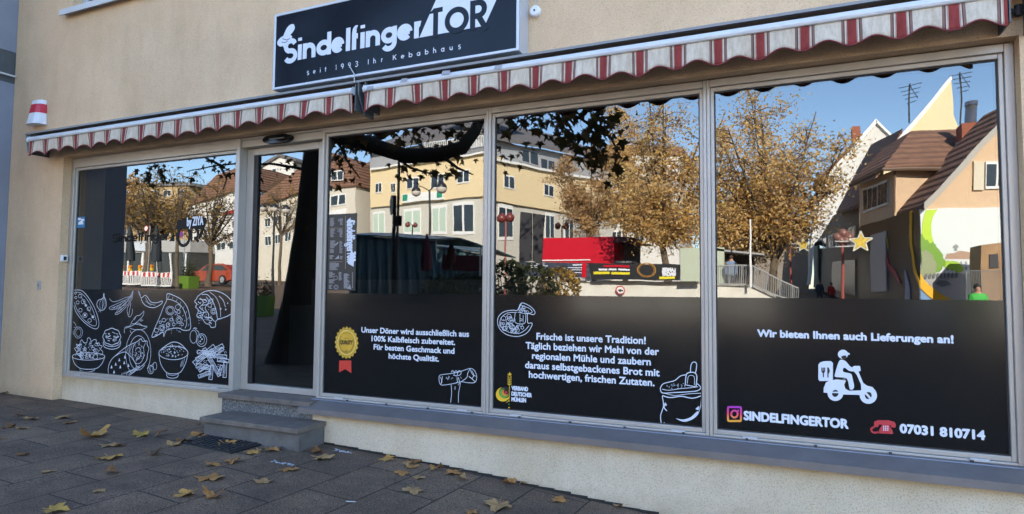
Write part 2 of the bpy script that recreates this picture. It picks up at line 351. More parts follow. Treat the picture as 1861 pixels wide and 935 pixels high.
# ================================================================ GROUND
def build_ground():
    mb = MB()
    xs = [-75, -60, -48, -40, -32, -25, -20, -16, -12, -9, -8, -7.5, -6.5, -5.1, -4.4, -3.7, -3, -2.2, -1.5, -.88, 0, .6, 1.3, 2.5, 4, 8, 14, 22, 32, 45, 60, 80]
    ys = [.4, 0, -.5, -1, -1.5, -2, -3, -4, -6, -8, -11, -14, -18, -22, -27, -33, -40, -50, -60, -75, -95, -140]
    for y in ys:
        for x in xs: mb.v.append(Vector((x, y, gz(x, y))))
    n = len(xs)
    for j in range(len(ys)-1):
        for i in range(n-1):
            mb.f.append([j*n+i, (j+1)*n+i, (j+1)*n+i+1, j*n+i+1]); mb.m.append(0)
    m = mat('paving_slabs', (.05, .05, .052), .8, spec=.35); t, b, L = nodes_of(m)
    tc = add(t, 'ShaderNodeTexCoord'); mp = add(t, 'ShaderNodeMapping'); mp.inputs['Rotation'].default_value = (0, 0, math.radians(93)); mp.inputs['Location'].default_value = (0, .02, 0)
    L.new(tc.outputs['Object'], mp.inputs['Vector'])
    br = add(t, 'ShaderNodeTexBrick'); br.offset = .5; br.inputs['Scale'].default_value = 1
    br.inputs['Color1'].default_value = (.145, .099, .067, 1); br.inputs['Color2'].default_value = (.098, .068, .048, 1)
    br.inputs['Mortar'].default_value = (.012, .012, .012, 1); br.inputs['Mortar Size'].default_value = .006; br.inputs['Mortar Smooth'].default_value = .3
    br.inputs['Brick Width'].default_value = .62; br.inputs['Row Height'].default_value = .41
    L.new(mp.outputs['Vector'], br.inputs['Vector'])
    n1 = add(t, 'ShaderNodeTexNoise'); n1.inputs['Scale'].default_value = 130; n1.inputs['Detail'].default_value = 3
    n2 = add(t, 'ShaderNodeTexNoise'); n2.inputs['Scale'].default_value = 2.2; n2.inputs['Detail'].default_value = 8; n2.inputs['Roughness'].default_value = .7
    for nn in (n1, n2): L.new(tc.outputs['Object'], nn.inputs['Vector'])
    r1 = add(t, 'ShaderNodeValToRGB'); r1.color_ramp.elements[0].position = .36; r1.color_ramp.elements[1].position = .7
    r1.color_ramp.elements[0].color = (.4, .4, .4, 1); r1.color_ramp.elements[1].color = (2.2, 2.15, 2.05, 1)
    r2 = add(t, 'ShaderNodeValToRGB'); r2.color_ramp.elements[0].position = .33; r2.color_ramp.elements[1].position = .7
    r2.color_ramp.elements[0].color = (.55, .55, .57, 1); r2.color_ramp.elements[1].color = (1.25, 1.22, 1.18, 1)
    L.new(n1.outputs['Fac'], r1.inputs['Fac']); L.new(n2.outputs['Fac'], r2.inputs['Fac'])
    a = add(t, 'ShaderNodeMix', data_type='RGBA', blend_type='MULTIPLY'); a.inputs['Factor'].default_value = 1
    c = add(t, 'ShaderNodeMix', data_type='RGBA', blend_type='MULTIPLY'); c.inputs['Factor'].default_value = 1
    L.new(br.outputs['Color'], a.inputs[6]); L.new(r1.outputs['Color'], a.inputs[7]); L.new(a.outputs[2], c.inputs[6]); L.new(r2.outputs['Color'], c.inputs[7])
    L.new(c.outputs[2], b.inputs['Base Color'])
    mul = add(t, 'ShaderNodeMath', operation='MULTIPLY_ADD'); mul.inputs[1].default_value = -1.0
    sc_ = add(t, 'ShaderNodeMath', operation='MULTIPLY'); sc_.inputs[1].default_value = .35
    L.new(n1.outputs['Fac'], sc_.inputs[0]); L.new(br.outputs['Fac'], mul.inputs[0]); L.new(sc_.outputs[0], mul.inputs[2])
    bp = add(t, 'ShaderNodeBump'); bp.inputs['Strength'].default_value = .6; bp.inputs['Distance'].default_value = .006
    L.new(mul.outputs[0], bp.inputs['Height']); L.new(bp.outputs['Normal'], b.inputs['Normal'])
    structure(mb.build('pavement', m))
build_ground()
Z = lambda r: r+ZC                       # height given relative to the lens

# ================================================================ THE SHOP
shop = thing('shop_building', 'cream rendered corner kebab shop with four big mirrored windows and black window film', 'shop', (-3.5, 0, .3))
WY = -.125                               # outer face of the wall; the glass is at y = 0
b = MB()
b.box(-8.40, -7.385, WY, .35, -.4, Z(1.46)); b.box(1.215, 12, WY, .35, -.8, Z(1.46))
b.box(-8.40, 12, WY, .35, Z(1.46), Z(3.13))
b.box(-8.40, -7.35, WY, .35, Z(3.13), Z(4.7)); b.box(-5.95, 12, WY, .35, Z(3.13), Z(4.7))
b.box(-8.40, 12, WY, .35, Z(4.7), Z(7.2))
b.build('wall', M_STUCCO, shop)
b = MB(); b.box(-8.6, 12.2, -.5, 9, Z(7.2), Z(7.45)); b.prism([(-8.6, -.5, Z(7.45)), (-8.6, 9, Z(7.45)), (-8.6, 4.2, Z(9.6))], (20.8, 0, 0))
b.build('roof', mat('shop_roof', (.18, .09, .06), .8, var=.2), shop)
# body behind the facade, with the dark sales room
b = MB()
b.box(-8.40, -8.2, .36, 8, -.4, Z(7.2)); b.box(11.8, 12, .36, 8, -.4, Z(7.2)); b.box(-8.2, 11.8, 7.8, 8, -.4, Z(7.2)); b.box(-8.2, 11.8, .36, 7.8, Z(1.75), Z(1.95))
b.box(-8.2, 11.8, .36, 7.8, .2, .3); b.box(1.9, 2.05, .36, 7.8, .3, Z(1.75)); b.box(-8.2, 1.9, 4.1, 4.25, .3, Z(1.75))
b.build('interior_shell', M_ROOM, shop)
b = MB(); b.box(-7.0, -.5, 3.0, 3.6, .3, 1.35); b.box(-6.6, -1.0, 3.02, 3.3, 1.353, 1.75)
b.build('counter', mat('counter_front', (.10, .09, .08), .5), shop)
# plinths
b = MB(); b.box(-7.383, -4.80, -.035, .3, -.4, Z(-.985)); b.build('plinth', M_PLINTH, shop)
b = MB(); b.box(-3.72, 1.30, -.165, .3, -.8, Z(-1.035)); b.build('plinth', M_PLINTH, shop)
# dirt joint along the foot of the long plinth
b = MB()
for k in range(40):
    x = -3.6+k*.122; b.box(x, x+.1222, -.176, -.166, gz(x, -.2)-.02, gz(x+.06, -.2)+.012+random.random()*.008)
b.build('base_joint', mat('dirt', (.025, .022, .018), .95), shop)
# sill: sloped metal with a drip edge
b = MB()
sx0, sx1 = -3.81, 1.30
b.prism([(sx0, -.03, Z(-.945)), (sx0, -.25, Z(-1.0)), (sx0, -.25, Z(-1.045)), (sx0, -.238, Z(-1.045)), (sx0, -.235, Z(-1.02)), (sx0, -.03, Z(-.97))], (sx1-sx0, 0, 0))
sill = b.build('sill', M_SILL, shop, 'grey folded metal sill with screws under the three large windows')
for k in range(12):
    x = -3.45+k*.4; b = MB(); b.box(x-.008, x+.008, -.058, -.046, Z(-.948), Z(-.938)); b.build('screw', M_DARK, sill)
b = MB(); b.box(sx0, sx1, -.085, -.079, Z(-.956), Z(-.949)); b.build('fold', mat('sill_fold', (.2, .23, .3), .5, .2), sill)

def window(name, x0, x1, z0, z1, ox0, ox1, oz0, oz1, zv, label):
    """aluminium frame + pane + black film on the lower part; glass plane y = 0"""
    f = MB()
    f.box(ox0, x0-.025, -.04, .07, oz0, oz1); f.box(x1+.025, ox1, -.04, .07, oz0, oz1)
    f.box(x0-.025, x1+.025, -.04, .07, z1+.03, oz1); f.box(x0-.025, x1+.025, -.04, .07, oz0, z0-.03)
    fr = bevel(f.build('shop_window', M_ALU, shop, label), .004)
    g = MB()                               # glazing bead, set back
    g.box(x0-.0245, x0, -.022, .02, z0-.0295, z1+.0295); g.box(x1, x1+.0245, -.022, .02, z0-.0295, z1+.0295)
    g.box(x0, x1, -.022, .02, z1, z1+.0295); g.box(x0, x1, -.022, .02, z0-.0295, z0)
    bevel(g.build('glazing_bead', M_ALU, fr), .004)
    g = MB(); r = .008
    g.box(x0, x0+r, -.006, .012, z0, z1); g.box(x1-r, x1, -.006, .012, z0, z1); g.box(x0+r, x1-r, -.006, .012, z1-r, z1); g.box(x0+r, x1-r, -.006, .012, z0, z0+r)
    g.build('rubber_seal', M_BLACK, fr)
    p = MB(); p.face([(x0, 0, z0), (x1, 0, z0), (x1, 0, z1), (x0, 0, z1)])
    p.mi = 1; i = len(p.v)
    p.face([(x0, .024, z1), (x1, .024, z1), (x1, .024, z0), (x0, .024, z0)])
    p.build('pane', [M_GLASS, M_CLEAR], fr)
    v = MB(); v.box(x0+r, x1-r, -.004, -.0012, z0+r, zv); v.build('window_film', M_FILM, fr, 'black film across the lower half of the pane')
    for xx in (x0+.16, x1-.2):
        c = MB(); c.box(xx, xx+.09, -.048, -.041, oz0+.028, oz0+.045); c.build('drain_cap', mat('cap_grey', (.45, .45, .46), .5), fr)
    return fr
M_CLEAR = bpy.data.materials.new('clear_back'); M_CLEAR.use_nodes = True; _t = M_CLEAR.node_tree; _t.nodes.clear()
_o = add(_t, 'ShaderNodeOutputMaterial'); _tr = add(_t, 'ShaderNodeBsdfTransparent'); _g = add(_t, 'ShaderNodeBsdfGlossy'); _g.inputs['Roughness'].default_value = 0; _m = add(_t, 'ShaderNodeMixShader'); _m.inputs[0].default_value = .07
_t.links.new(_tr.outputs[0], _m.inputs[1]); _t.links.new(_g.outputs[0], _m.inputs[2]); _t.links.new(_m.outputs[0], _o.inputs[0])

k = 4.4
WZ0, WZ1 = Z(-.906), Z(1.3716); OZ0, OZ1 = Z(-.972), Z(1.452)
w1 = window('w', -7.303, -4.874, Z(-.921), Z(1.317), -7.383, -4.80, Z(-.985), Z(1.455), Z(-.017), 'left shop window with food drawings in white on its black film')
w2 = window('w', -3.750, -2.187, WZ0, WZ1, -3.80, -2.141, OZ0, OZ1, Z(-.031), 'shop window right of the door with a gold quality medal on its film')
w3 = window('w', -2.092, -.532, WZ0, WZ1, -2.139, -.485, OZ0, OZ1, Z(-.031), 'shop window with a flour sack drawing and mill emblem on its film')
w4 = window('w', -.436, 1.142, WZ0, WZ1, -.483, 1.213, OZ0, OZ1, Z(-.031), 'widest shop window at the right with a delivery scooter sign on its film')

# door, set back
DY = .08
d = MB()
d.box(-4.80+.002, -4.715, DY-.03, DY+.05, Z(-.955), Z(1.36)); d.box(-3.915, -3.802, DY-.03, DY+.05, Z(-.955), Z(1.36))
d.box(-4.715, -3.915, DY-.03, DY+.05, Z(1.295), Z(1.36)); d.box(-4.715, -3.915, DY-.03, DY+.05, Z(-.955), Z(-.90))
door = bevel(d.build('door', M_ALU, shop, 'sliding glass door in a grey metal frame, set back from the windows'), .003)
p = MB(); p.face([(-4.715, DY, Z(-.90)), (-3.915, DY, Z(-.90)), (-3.915, DY, Z(1.295)), (-4.715, DY, Z(1.295))]); p.mi = 1
p.face([(-4.715, DY+.01, Z(1.295)), (-3.915, DY+.01, Z(1.295)), (-3.915, DY+.01, Z(-.90)), (-4.715, DY+.01, Z(-.90))])
p.build('pane', [M_GLASS, M_CLEAR], door)
g = MB(); g.box(-4.7145, -4.665, DY-.02, DY-.004, Z(-.899), Z(1.294)); g.build('rubber_seal', M_BLACK, door)
h = MB(); h.box(-4.798, -3.802, -.02, DY+.05, Z(1.362), Z(1.452)); h.box(-4.798, -3.802, -.035, -.021, Z(1.43), Z(1.452))
bevel(h.build('door_header', M_ALU, shop), .004)
h = MB(); h.prism([(-4.315+.165*math.cos(a)*(abs(math.cos(a))**-.4 if abs(math.cos(a)) > .05 else 1), -.021, Z(1.398)+.034*math.sin(a)) for a in [2*math.pi*i/24 for i in range(24)]], (0, -.05, 0))
sen = bevel(h.build('motion_sensor', mat('sensor_black', (.01, .01, .01), .12), shop, 'oval black motion sensor over the door'), .008)
h = MB(); h.box(-4.40, -4.22, -.0725, -.0705, Z(1.392), Z(1.404)); h.build('lens', mat('sensor_lens', (.16, .16, .17), .1), sen)
# jamb pieces: doorbell box on the left reveal, small outlet on the wall
# upper-floor window
u = MB(); u.box(-7.47, -5.85, -.20, .02, Z(3.10), Z(3.13)); u.box(-7.47, -5.85, -.20, -.19, Z(3.065), Z(3.10))
u.build('upper_sill', mat('pale_sill', (.55, .55, .55), .5), shop)
u = MB(); u.box(-7.348, -7.27, -.02, .05, Z(3.132), Z(4.698)); u.box(-6.03, -5.952, -.02, .05, Z(3.132), Z(4.698)); u.box(-7.27, -6.03, -.02, .05, Z(3.132), Z(3.22)); u.box(-7.27, -6.03, -.02, .05, Z(4.62), Z(4.698)); u.box(-6.69, -6.61, -.02, .05, Z(3.22), Z(4.62))
uw = u.build('upper_window', mat('grey_window_frame', (.5, .52, .54), .45), shop)
u = MB(); u.box(-7.27, -6.69, .01, .02, Z(3.22), Z(4.62)); u.box(-6.61, -6.03, .01, .02, Z(3.22), Z(4.62)); u.build('pane', mat('upstairs_glass', (.05, .06, .07), .05), uw)

# ---------------------------------------------------------------- lettering and drawings on the film
YP = -.0046
def lines(win, crop, rows, bold=.0022, m=M_PRINT):
    for (s_, xl, xr, bl, br_, cap) in rows:
        ox, oy, kk = crop
        a = FP(ox+xl/kk, oy+bl/kk, S+YP); c = FP(ox+xr/kk, oy+br_/kk, S+YP)
        t_ = FP(ox+xl/kk, oy+(bl-cap)/kk, S+YP)
        zz = (a.z+c.z)/2
        text(s_, (a.x, zz), (c.x, zz), t_.z-a.z, YP, m, win, 'lettering', bold)
C1 = (100, 500, 3.894); C2 = (580, 520, 3.897); C3 = (880, 530, 3.4619); C4 = (1290, 540, 2.3678)
lines(w2, C2, [('Unser Döner wird ausschließlich aus', 300, 1060, 332, 357, 37), ('100% Kalbfleisch zubereitet.', 372, 962, 392, 416, 37), ('Für besten Geschmack und', 387, 957, 453, 477, 37), ('höchste Qualität.', 493, 847, 514, 535, 37)])
lines(w3, C3, [('Frische ist unsere Tradition!', 330, 1015, 304, 329, 41), ('Täglich beziehen wir Mehl von der', 262, 1098, 360, 400, 41), ('regionalen Mühle und zaubern', 302, 1047, 425, 463, 41), ('daraus selbstgebackenes Brot mit', 258, 1102, 482, 533, 41), ('hochwertigen, frischen Zutaten.', 282, 1070, 541, 597, 41)])
lines(w3, C3, [('VERBAND', 173, 275, 620, 627, 24), ('DEUTSCHER', 173, 298, 656, 664, 24), ('MÜHLEN', 173, 262, 690, 698, 24)], .0022)
lines(w4, C4, [('Wir bieten Ihnen auch Lieferungen an!', 206, 1047, 171, 198, 29)], .003)
lines(w4, C4, [('SINDELFINGERTOR', 148, 595, 527, 567, 36), ('07031 810714', 820, 1183, 584, 614, 36)], .0038)

def food():
    W = .0058
    def new(): return Trace(YP, C1)
    def done(d, n): d.mb.build('drawing', M_PRINTTHIN, w1)
    R = random.Random(3)
    d = new()                                                          # flat bread with toppings, cut by the window edge
    d.line([(137, 108), (190, 112), (240, 165), (285, 245), (310, 330), (303, 375), (268, 378), (200, 330), (150, 265), (133, 215)], W)
    d.line([(140, 122), (182, 128), (228, 175), (268, 250), (293, 330), (288, 358), (262, 358), (205, 318), (158, 250), (137, 195)], W*.8)
    for x, y, r in [(178, 150, 13), (160, 195, 11), (200, 190, 15), (240, 240, 13), (180, 250, 13), (212, 285, 16), (245, 322, 13), (268, 297, 8), (218, 215, 8), (148, 160, 8), (145, 130, 7)]: d.circ(x, y, r, W*.8)
    for x, y, r in [(268, 297, 6), (218, 215, 5), (205, 190, 5), (212, 285, 7)]: d.dot(x, y, r)
    for q in range(14):
        t = q/14; x = 175+t*110; y = 135+t*190+R.uniform(-4, 4); d.line([(x-6, y), (x+6, y+8)], W*.5, sm=False)
    done(d, 'bread')
    d = new()                                                          # onion
    d.line([(345, 130), (338, 165), (305, 182), (296, 215), (318, 248), (345, 246), (362, 218), (360, 182), (350, 158)], W, True)
    for P in ([(338, 165), (316, 200), (322, 245)], [(343, 160), (334, 205), (340, 245)], [(348, 160), (356, 200), (348, 242)], [(345, 140), (345, 200), (330, 245)], [(308, 262), (318, 249), (324, 266)]): d.line(P, W*.6)
    done(d, 'onion')
    d = new()                                                          # pepper leaves
    for P in ([(552, 110), (540, 150), (500, 160), (450, 182), (410, 190), (385, 168)], [(552, 112), (520, 165), (470, 190), (388, 228), (398, 245), (450, 235), (500, 200), (545, 140)],
              [(545, 150), (520, 200), (490, 240), (450, 275), (425, 275), (470, 225), (520, 180)], [(552, 112), (545, 170), (512, 235), (515, 280), (528, 298), (545, 275), (548, 240)],
              [(400, 235), (450, 215), (500, 185)], [(435, 270), (470, 245), (505, 205)], [(522, 285), (528, 250), (538, 200)], [(412, 240), (430, 222)], [(430, 240), (450, 215)], [(450, 232), (470, 205)], [(455, 262), (470, 235)]): d.line(P, W*.7)
    done(d, 'leaves')
    d = new()                                                          # chilli
    d.line([(588, 112), (600, 145), (612, 162), (637, 145), (655, 158), (680, 192), (720, 197), (758, 185), (750, 207), (700, 232), (650, 222), (620, 195), (610, 165)], W)
    d.line([(640, 160), (665, 200), (710, 215)], W*.6); d.line([(640, 185), (680, 216)], W*.5); d.line([(592, 112), (606, 145)], W*.7)
    done(d, 'chilli')
    d = new()                                                          # ginger root
    for P in ([(630, 255), (600, 285), (575, 292), (545, 330), (530, 360), (495, 372), (490, 412)], [(630, 258), (622, 290), (592, 322), (560, 350)], [(497, 378), (540, 362), (585, 340), (620, 360), (652, 365), (620, 385), (570, 388), (530, 378)], [(545, 345), (590, 352), (640, 366)], [(600, 325), (614, 312)], [(606, 330), (624, 318)], [(530, 392), (540, 412)], [(570, 300), (560, 320)]): d.line(P, W*.75)
    done(d, 'ginger')
    d = new()                                                          # pizza slice
    d.line([(795, 133), (850, 150), (902, 182), (940, 240), (958, 330), (955, 385), (910, 392), (870, 376), (792, 390), (770, 436), (765, 405), (730, 425), (686, 440), (705, 380), (740, 300), (766, 230), (790, 180)], W*1.1, True)
    d.line([(790, 170), (840, 182), (888, 215), (920, 270), (932, 340), (920, 378)], W)
    for x, y, r in [(815, 252, 31), (815, 252, 21), (878, 320, 22), (878, 320, 12), (755, 375, 20), (755, 375, 11), (718, 392, 15), (825, 316, 11), (870, 228, 18), (875, 262, 12), (770, 320, 13), (800, 352, 13), (840, 350, 10), (900, 350, 10), (745, 335, 9)]: d.circ(x, y, r, W*.75)
    for q in range(16):
        a = R.uniform(.15, .95); x = 700+a*200+R.uniform(-10, 10); y = 400-a*170+R.uniform(-20, 40); d.line([(x, y), (x+R.uniform(-14, 14), y+R.uniform(4, 16))], W*.7, sm=False)
    for q in range(8):
        x, y = [(810, 145), (838, 155), (866, 170), (892, 190), (915, 220), (934, 255), (945, 300), (950, 345)][q]; d.line([(x, y), (x-8, y+18)], W*.5, sm=False)
    for q in range(60):
        u, v_ = R.random(), R.random(); x = 700+u*225+v_*15; y = 425-u*250*v_-u*30*(1-v_)
        if 700 < x < 925: d.line([(x, y), (x+R.uniform(-9, 9), y+R.uniform(3, 11))], W*.55, sm=False)
    done(d, 'pizza')
    d = new()                                                          # filled bread pocket
    d.line([(1010, 152), (1060, 118), (1130, 112), (1200, 138), (1250, 188), (1262, 240), (1240, 280), (1190, 303), (1152, 310), (1142, 260), (1122, 200), (1082, 142), (1040, 140)], W*1.1)
    d.line([(1095, 122), (1140, 160), (1168, 230), (1172, 300)], W*.8); d.line([(1160, 150), (1190, 180), (1206, 228)], W); d.dot(1208, 245, 5); d.dot(1172, 240, 5); d.dot(1222, 200, 4)
    d.line([(1010, 150), (1002, 168), (988, 190), (1004, 205), (995, 228), (1016, 250), (1004, 285), (1012, 302), (1040, 306), (1052, 325), (1070, 345), (1092, 350), (1105, 371), (1135, 366), (1138, 328), (1166, 308)], W*1.1)
    for P in ([(1030, 165), (1050, 200), (1025, 230), (1055, 260), (1040, 292)], [(1070, 155), (1088, 190), (1062, 235), (1088, 280), (1075, 322)], [(1012, 190), (1030, 205)], [(1010, 250), (1035, 262)], [(1020, 290), (1045, 280)], [(1060, 300), (1100, 305), (1130, 330)], [(1020, 170), (1070, 180)], [(1040, 215), (1080, 210)], [(1015, 275), (1070, 262)], [(1090, 335), (1110, 345)]): d.line(P, W)
    for x, y, r in [(1122, 258, 20), (1122, 258, 11), (1095, 215, 14), (1100, 312, 14), (1060, 185, 12), (1105, 182, 13)]: d.circ(x, y, r, W*.8)
    for q in range(50):
        x, y = R.uniform(1000, 1140), R.uniform(160, 340); d.line([(x, y), (x+R.uniform(-9, 9), y+R.uniform(2, 12))], W*.7, sm=False)
    done(d, 'pocket')
    d = new()                                                          # burger patty stack
    n = 30; d.line([(402+(62+3*math.cos(8*2*math.pi*q/n))*math.cos(2*math.pi*q/n), 437+(58+3*math.cos(8*2*math.pi*q/n))*math.sin(2*math.pi*q/n)) for q in range(n)], W*1.2, True, False)
    d.line([(340, 460), (352, 492), (375, 503), (402, 508), (430, 503), (455, 490), (465, 460)], W); d.line([(340, 475), (345, 505), (370, 520), (402, 526), (435, 520), (458, 505), (465, 475)], W*1.1)
    for q in range(34):
        a = R.uniform(0, 6.28); r = 48*math.sqrt(R.random()); x, y = 402+r*math.cos(a), 432+r*.85*math.sin(a); d.line([(x-6, y), (x+6, y+R.uniform(-2, 3))], W*.9, sm=False)
    done(d, 'burger')
    d = new()                                                          # salad bowl
    d.circ(237, 577, 116, W, 26, 30); d.line([(122, 580), (140, 630), (188, 664), (285, 664), (330, 630), (352, 580)], W); d.line([(178, 662), (182, 678), (240, 685), (278, 675), (280, 660)], W*.8)
    d.line([(145, 572), (152, 545), (138, 520), (158, 512), (150, 490), (172, 500), (178, 475), (190, 460), (205, 480), (225, 478), (230, 450), (245, 447), (258, 470), (275, 458), (292, 462), (292, 485), (312, 482), (318, 498), (334, 505), (322, 525), (338, 545), (330, 568)], W)
    for q in range(26):
        x, y = R.uniform(160, 315), R.uniform(480, 588); r = R.uniform(6, 17); d.circ(x, y, r, W*.7)
    for q in range(12):
        x, y = R.uniform(160, 315), R.uniform(490, 585); d.line([(x, y), (x+R.uniform(-18, 18), y+R.uniform(-6, 14)), (x+R.uniform(-10, 20), y+18)], W*.8)
    for q in range(50):
        x, y = R.uniform(155, 320), R.uniform(478, 590); d.line([(x, y), (x+R.uniform(-9, 9), y+R.uniform(2, 10))], W*.7, sm=False)
    done(d, 'salad')
    d = new()                                                          # rolled wrap
    d.line([(378, 700), (376, 665), (388, 620), (420, 578), (490, 545), (530, 572), (560, 610), (576, 645), (560, 668), (510, 692), (512, 716)], W*1.1)
    d.line([(420, 578), (500, 512), (560, 482), (585, 470), (608, 452), (620, 470), (650, 468), (652, 495), (664, 520), (655, 560), (645, 610), (602, 652), (576, 645)], W)
    d.line([(378, 703), (440, 706), (512, 716), (600, 655)], W)
    for r in (12, 24, 38, 52): d.ring(d.p(588, 552), .0058*r/3.6*1.46*1.6, .0058*r/3.6*1.46*2, W*.8, 16, 20*r, 20*r+280)
    for P in ([(545, 500), (530, 540), (540, 570)], [(560, 490), (548, 530)], [(520, 512), (508, 545)], [(600, 470), (590, 500)], [(640, 480), (625, 520)], [(560, 680), (600, 640)], [(540, 694), (580, 662)], [(520, 704), (556, 682)]): d.line(P, W*.7)
    for x, y in [(430, 630), (462, 650), (490, 620), (418, 685), (520, 640), (455, 600), (495, 580), (400, 650)]: d.poly([(x-7, y+12), (x, y-12), (x+7, y+10)])
    for q in range(46):
        a = R.uniform(0, 6.28); r = R.uniform(8, 62); x, y = 592+r*.7*math.cos(a), 555+r*1.2*math.sin(a); d.line([(x, y), (x+R.uniform(-7, 7), y+R.uniform(4, 14))], W*.6, sm=False)
    for q in range(14): x = 470+q*9; y = 712-q*3.4; d.line([(x, y), (x+6, y-18)], W*.6, sm=False)
    done(d, 'wrap')
    d = new()                                                          # bowl of rice
    d.circ(838, 552, 103, W, 48, 30); d.line([(752, 525), (790, 497), (825, 478), (855, 476), (890, 490), (925, 525)], W*1.1)
    d.line([(735, 558), (748, 630), (788, 690), (840, 700), (888, 688), (924, 625), (941, 558)], W); d.line([(788, 690), (795, 722), (835, 731), (868, 720), (872, 692)], W); d.line([(795, 705), (835, 712), (868, 702)], W*.6)
    for q in range(70):
        a = R.uniform(0, 6.28); r = math.sqrt(R.random()); x, y = 838+88*r*math.cos(a), 545+44*r*math.sin(a)-8; d.line([(x-3, y), (x+3, y+R.uniform(-5, 5))], W*.9, sm=False)
    for P in ([(908, 600), (896, 650)], [(920, 590), (905, 645)], [(898, 610), (888, 652)]): d.line(P, W*.6)
    done(d, 'rice')
    d = new()                                                          # olives
    d.line([(985, 372), (1000, 392), (1015, 402), (1020, 420)], W*.8); d.line([(975, 385), (992, 374), (1005, 382)], W*.8); d.circ(980, 438, 25, W*.7, 46); d.circ(1037, 462, 37, W*.8, 46); d.circ(1034, 458, 24, W*.7, 33)
    for x, y in [(1030, 440), (1040, 455), (1028, 470)]: d.dot(x, y, 5)
    done(d, 'olives')
    d = new()                                                          # chips
    for (x0_, y0_, x1_, y1_, ww) in [(985, 630, 1130, 505, 34), (1000, 600, 1190, 500, 28), (1010, 545, 1130, 560, 26), (1055, 520, 1165, 715, 24), (1090, 570, 1215, 580, 24), (1000, 640, 1100, 660, 28), (1110, 640, 1100, 740, 24), (1015, 720, 1100, 690, 22), (1150, 600, 1230, 610, 24), (1205, 620, 1200, 725, 24), (1140, 560, 1190, 520, 22), (1180, 640, 1160, 700, 18), (1020, 680, 1085, 640, 18)]:
        v = Vector((x1_-x0_, y1_-y0_)).normalized(); nn = Vector((-v.y, v.x))*ww/2; A = Vector((x0_, y0_)); B = Vector((x1_, y1_))
        d.line([A+nn, B+nn, B-nn, A-nn], W, True, False)
        d.line([A+nn*.3+v*8, B+nn*.4-v*10], W*.8, sm=False)
        d.line([A-nn*.4+v*18, B-nn*.2-v*24], W*.6, sm=False)
    for q in range(60):
        x, y = R.uniform(1000, 1215), R.uniform(530, 715); v = R.choice([(14, -9), (12, 4), (8, 15)]); d.line([(x, y), (x+v[0], y+v[1])], W*.6, sm=False)
    done(d, 'chips')
    d = new(); d.circ(678, 670, 21, W*.7, 30); d.circ(707, 645, 13, W*.7, 27); d.line([(678, 645), (690, 632), (704, 620)], W*.6); d.line([(670, 655), (680, 690)], W*.5); d.circ(680, 668, 11, W*.5, 20)
    done(d, 'tomatoes')
    d = new(); d.circ(165, 408, 30, W*.7, 40); d.circ(165, 408, 19, W*.6, 28); d.line([(130, 332), (142, 345), (152, 370)], W*.7); d.line([(132, 370), (145, 372)], W*.6); d.line([(127, 395), (130, 425)], W*.6)
    done(d, 'cherry')
food()

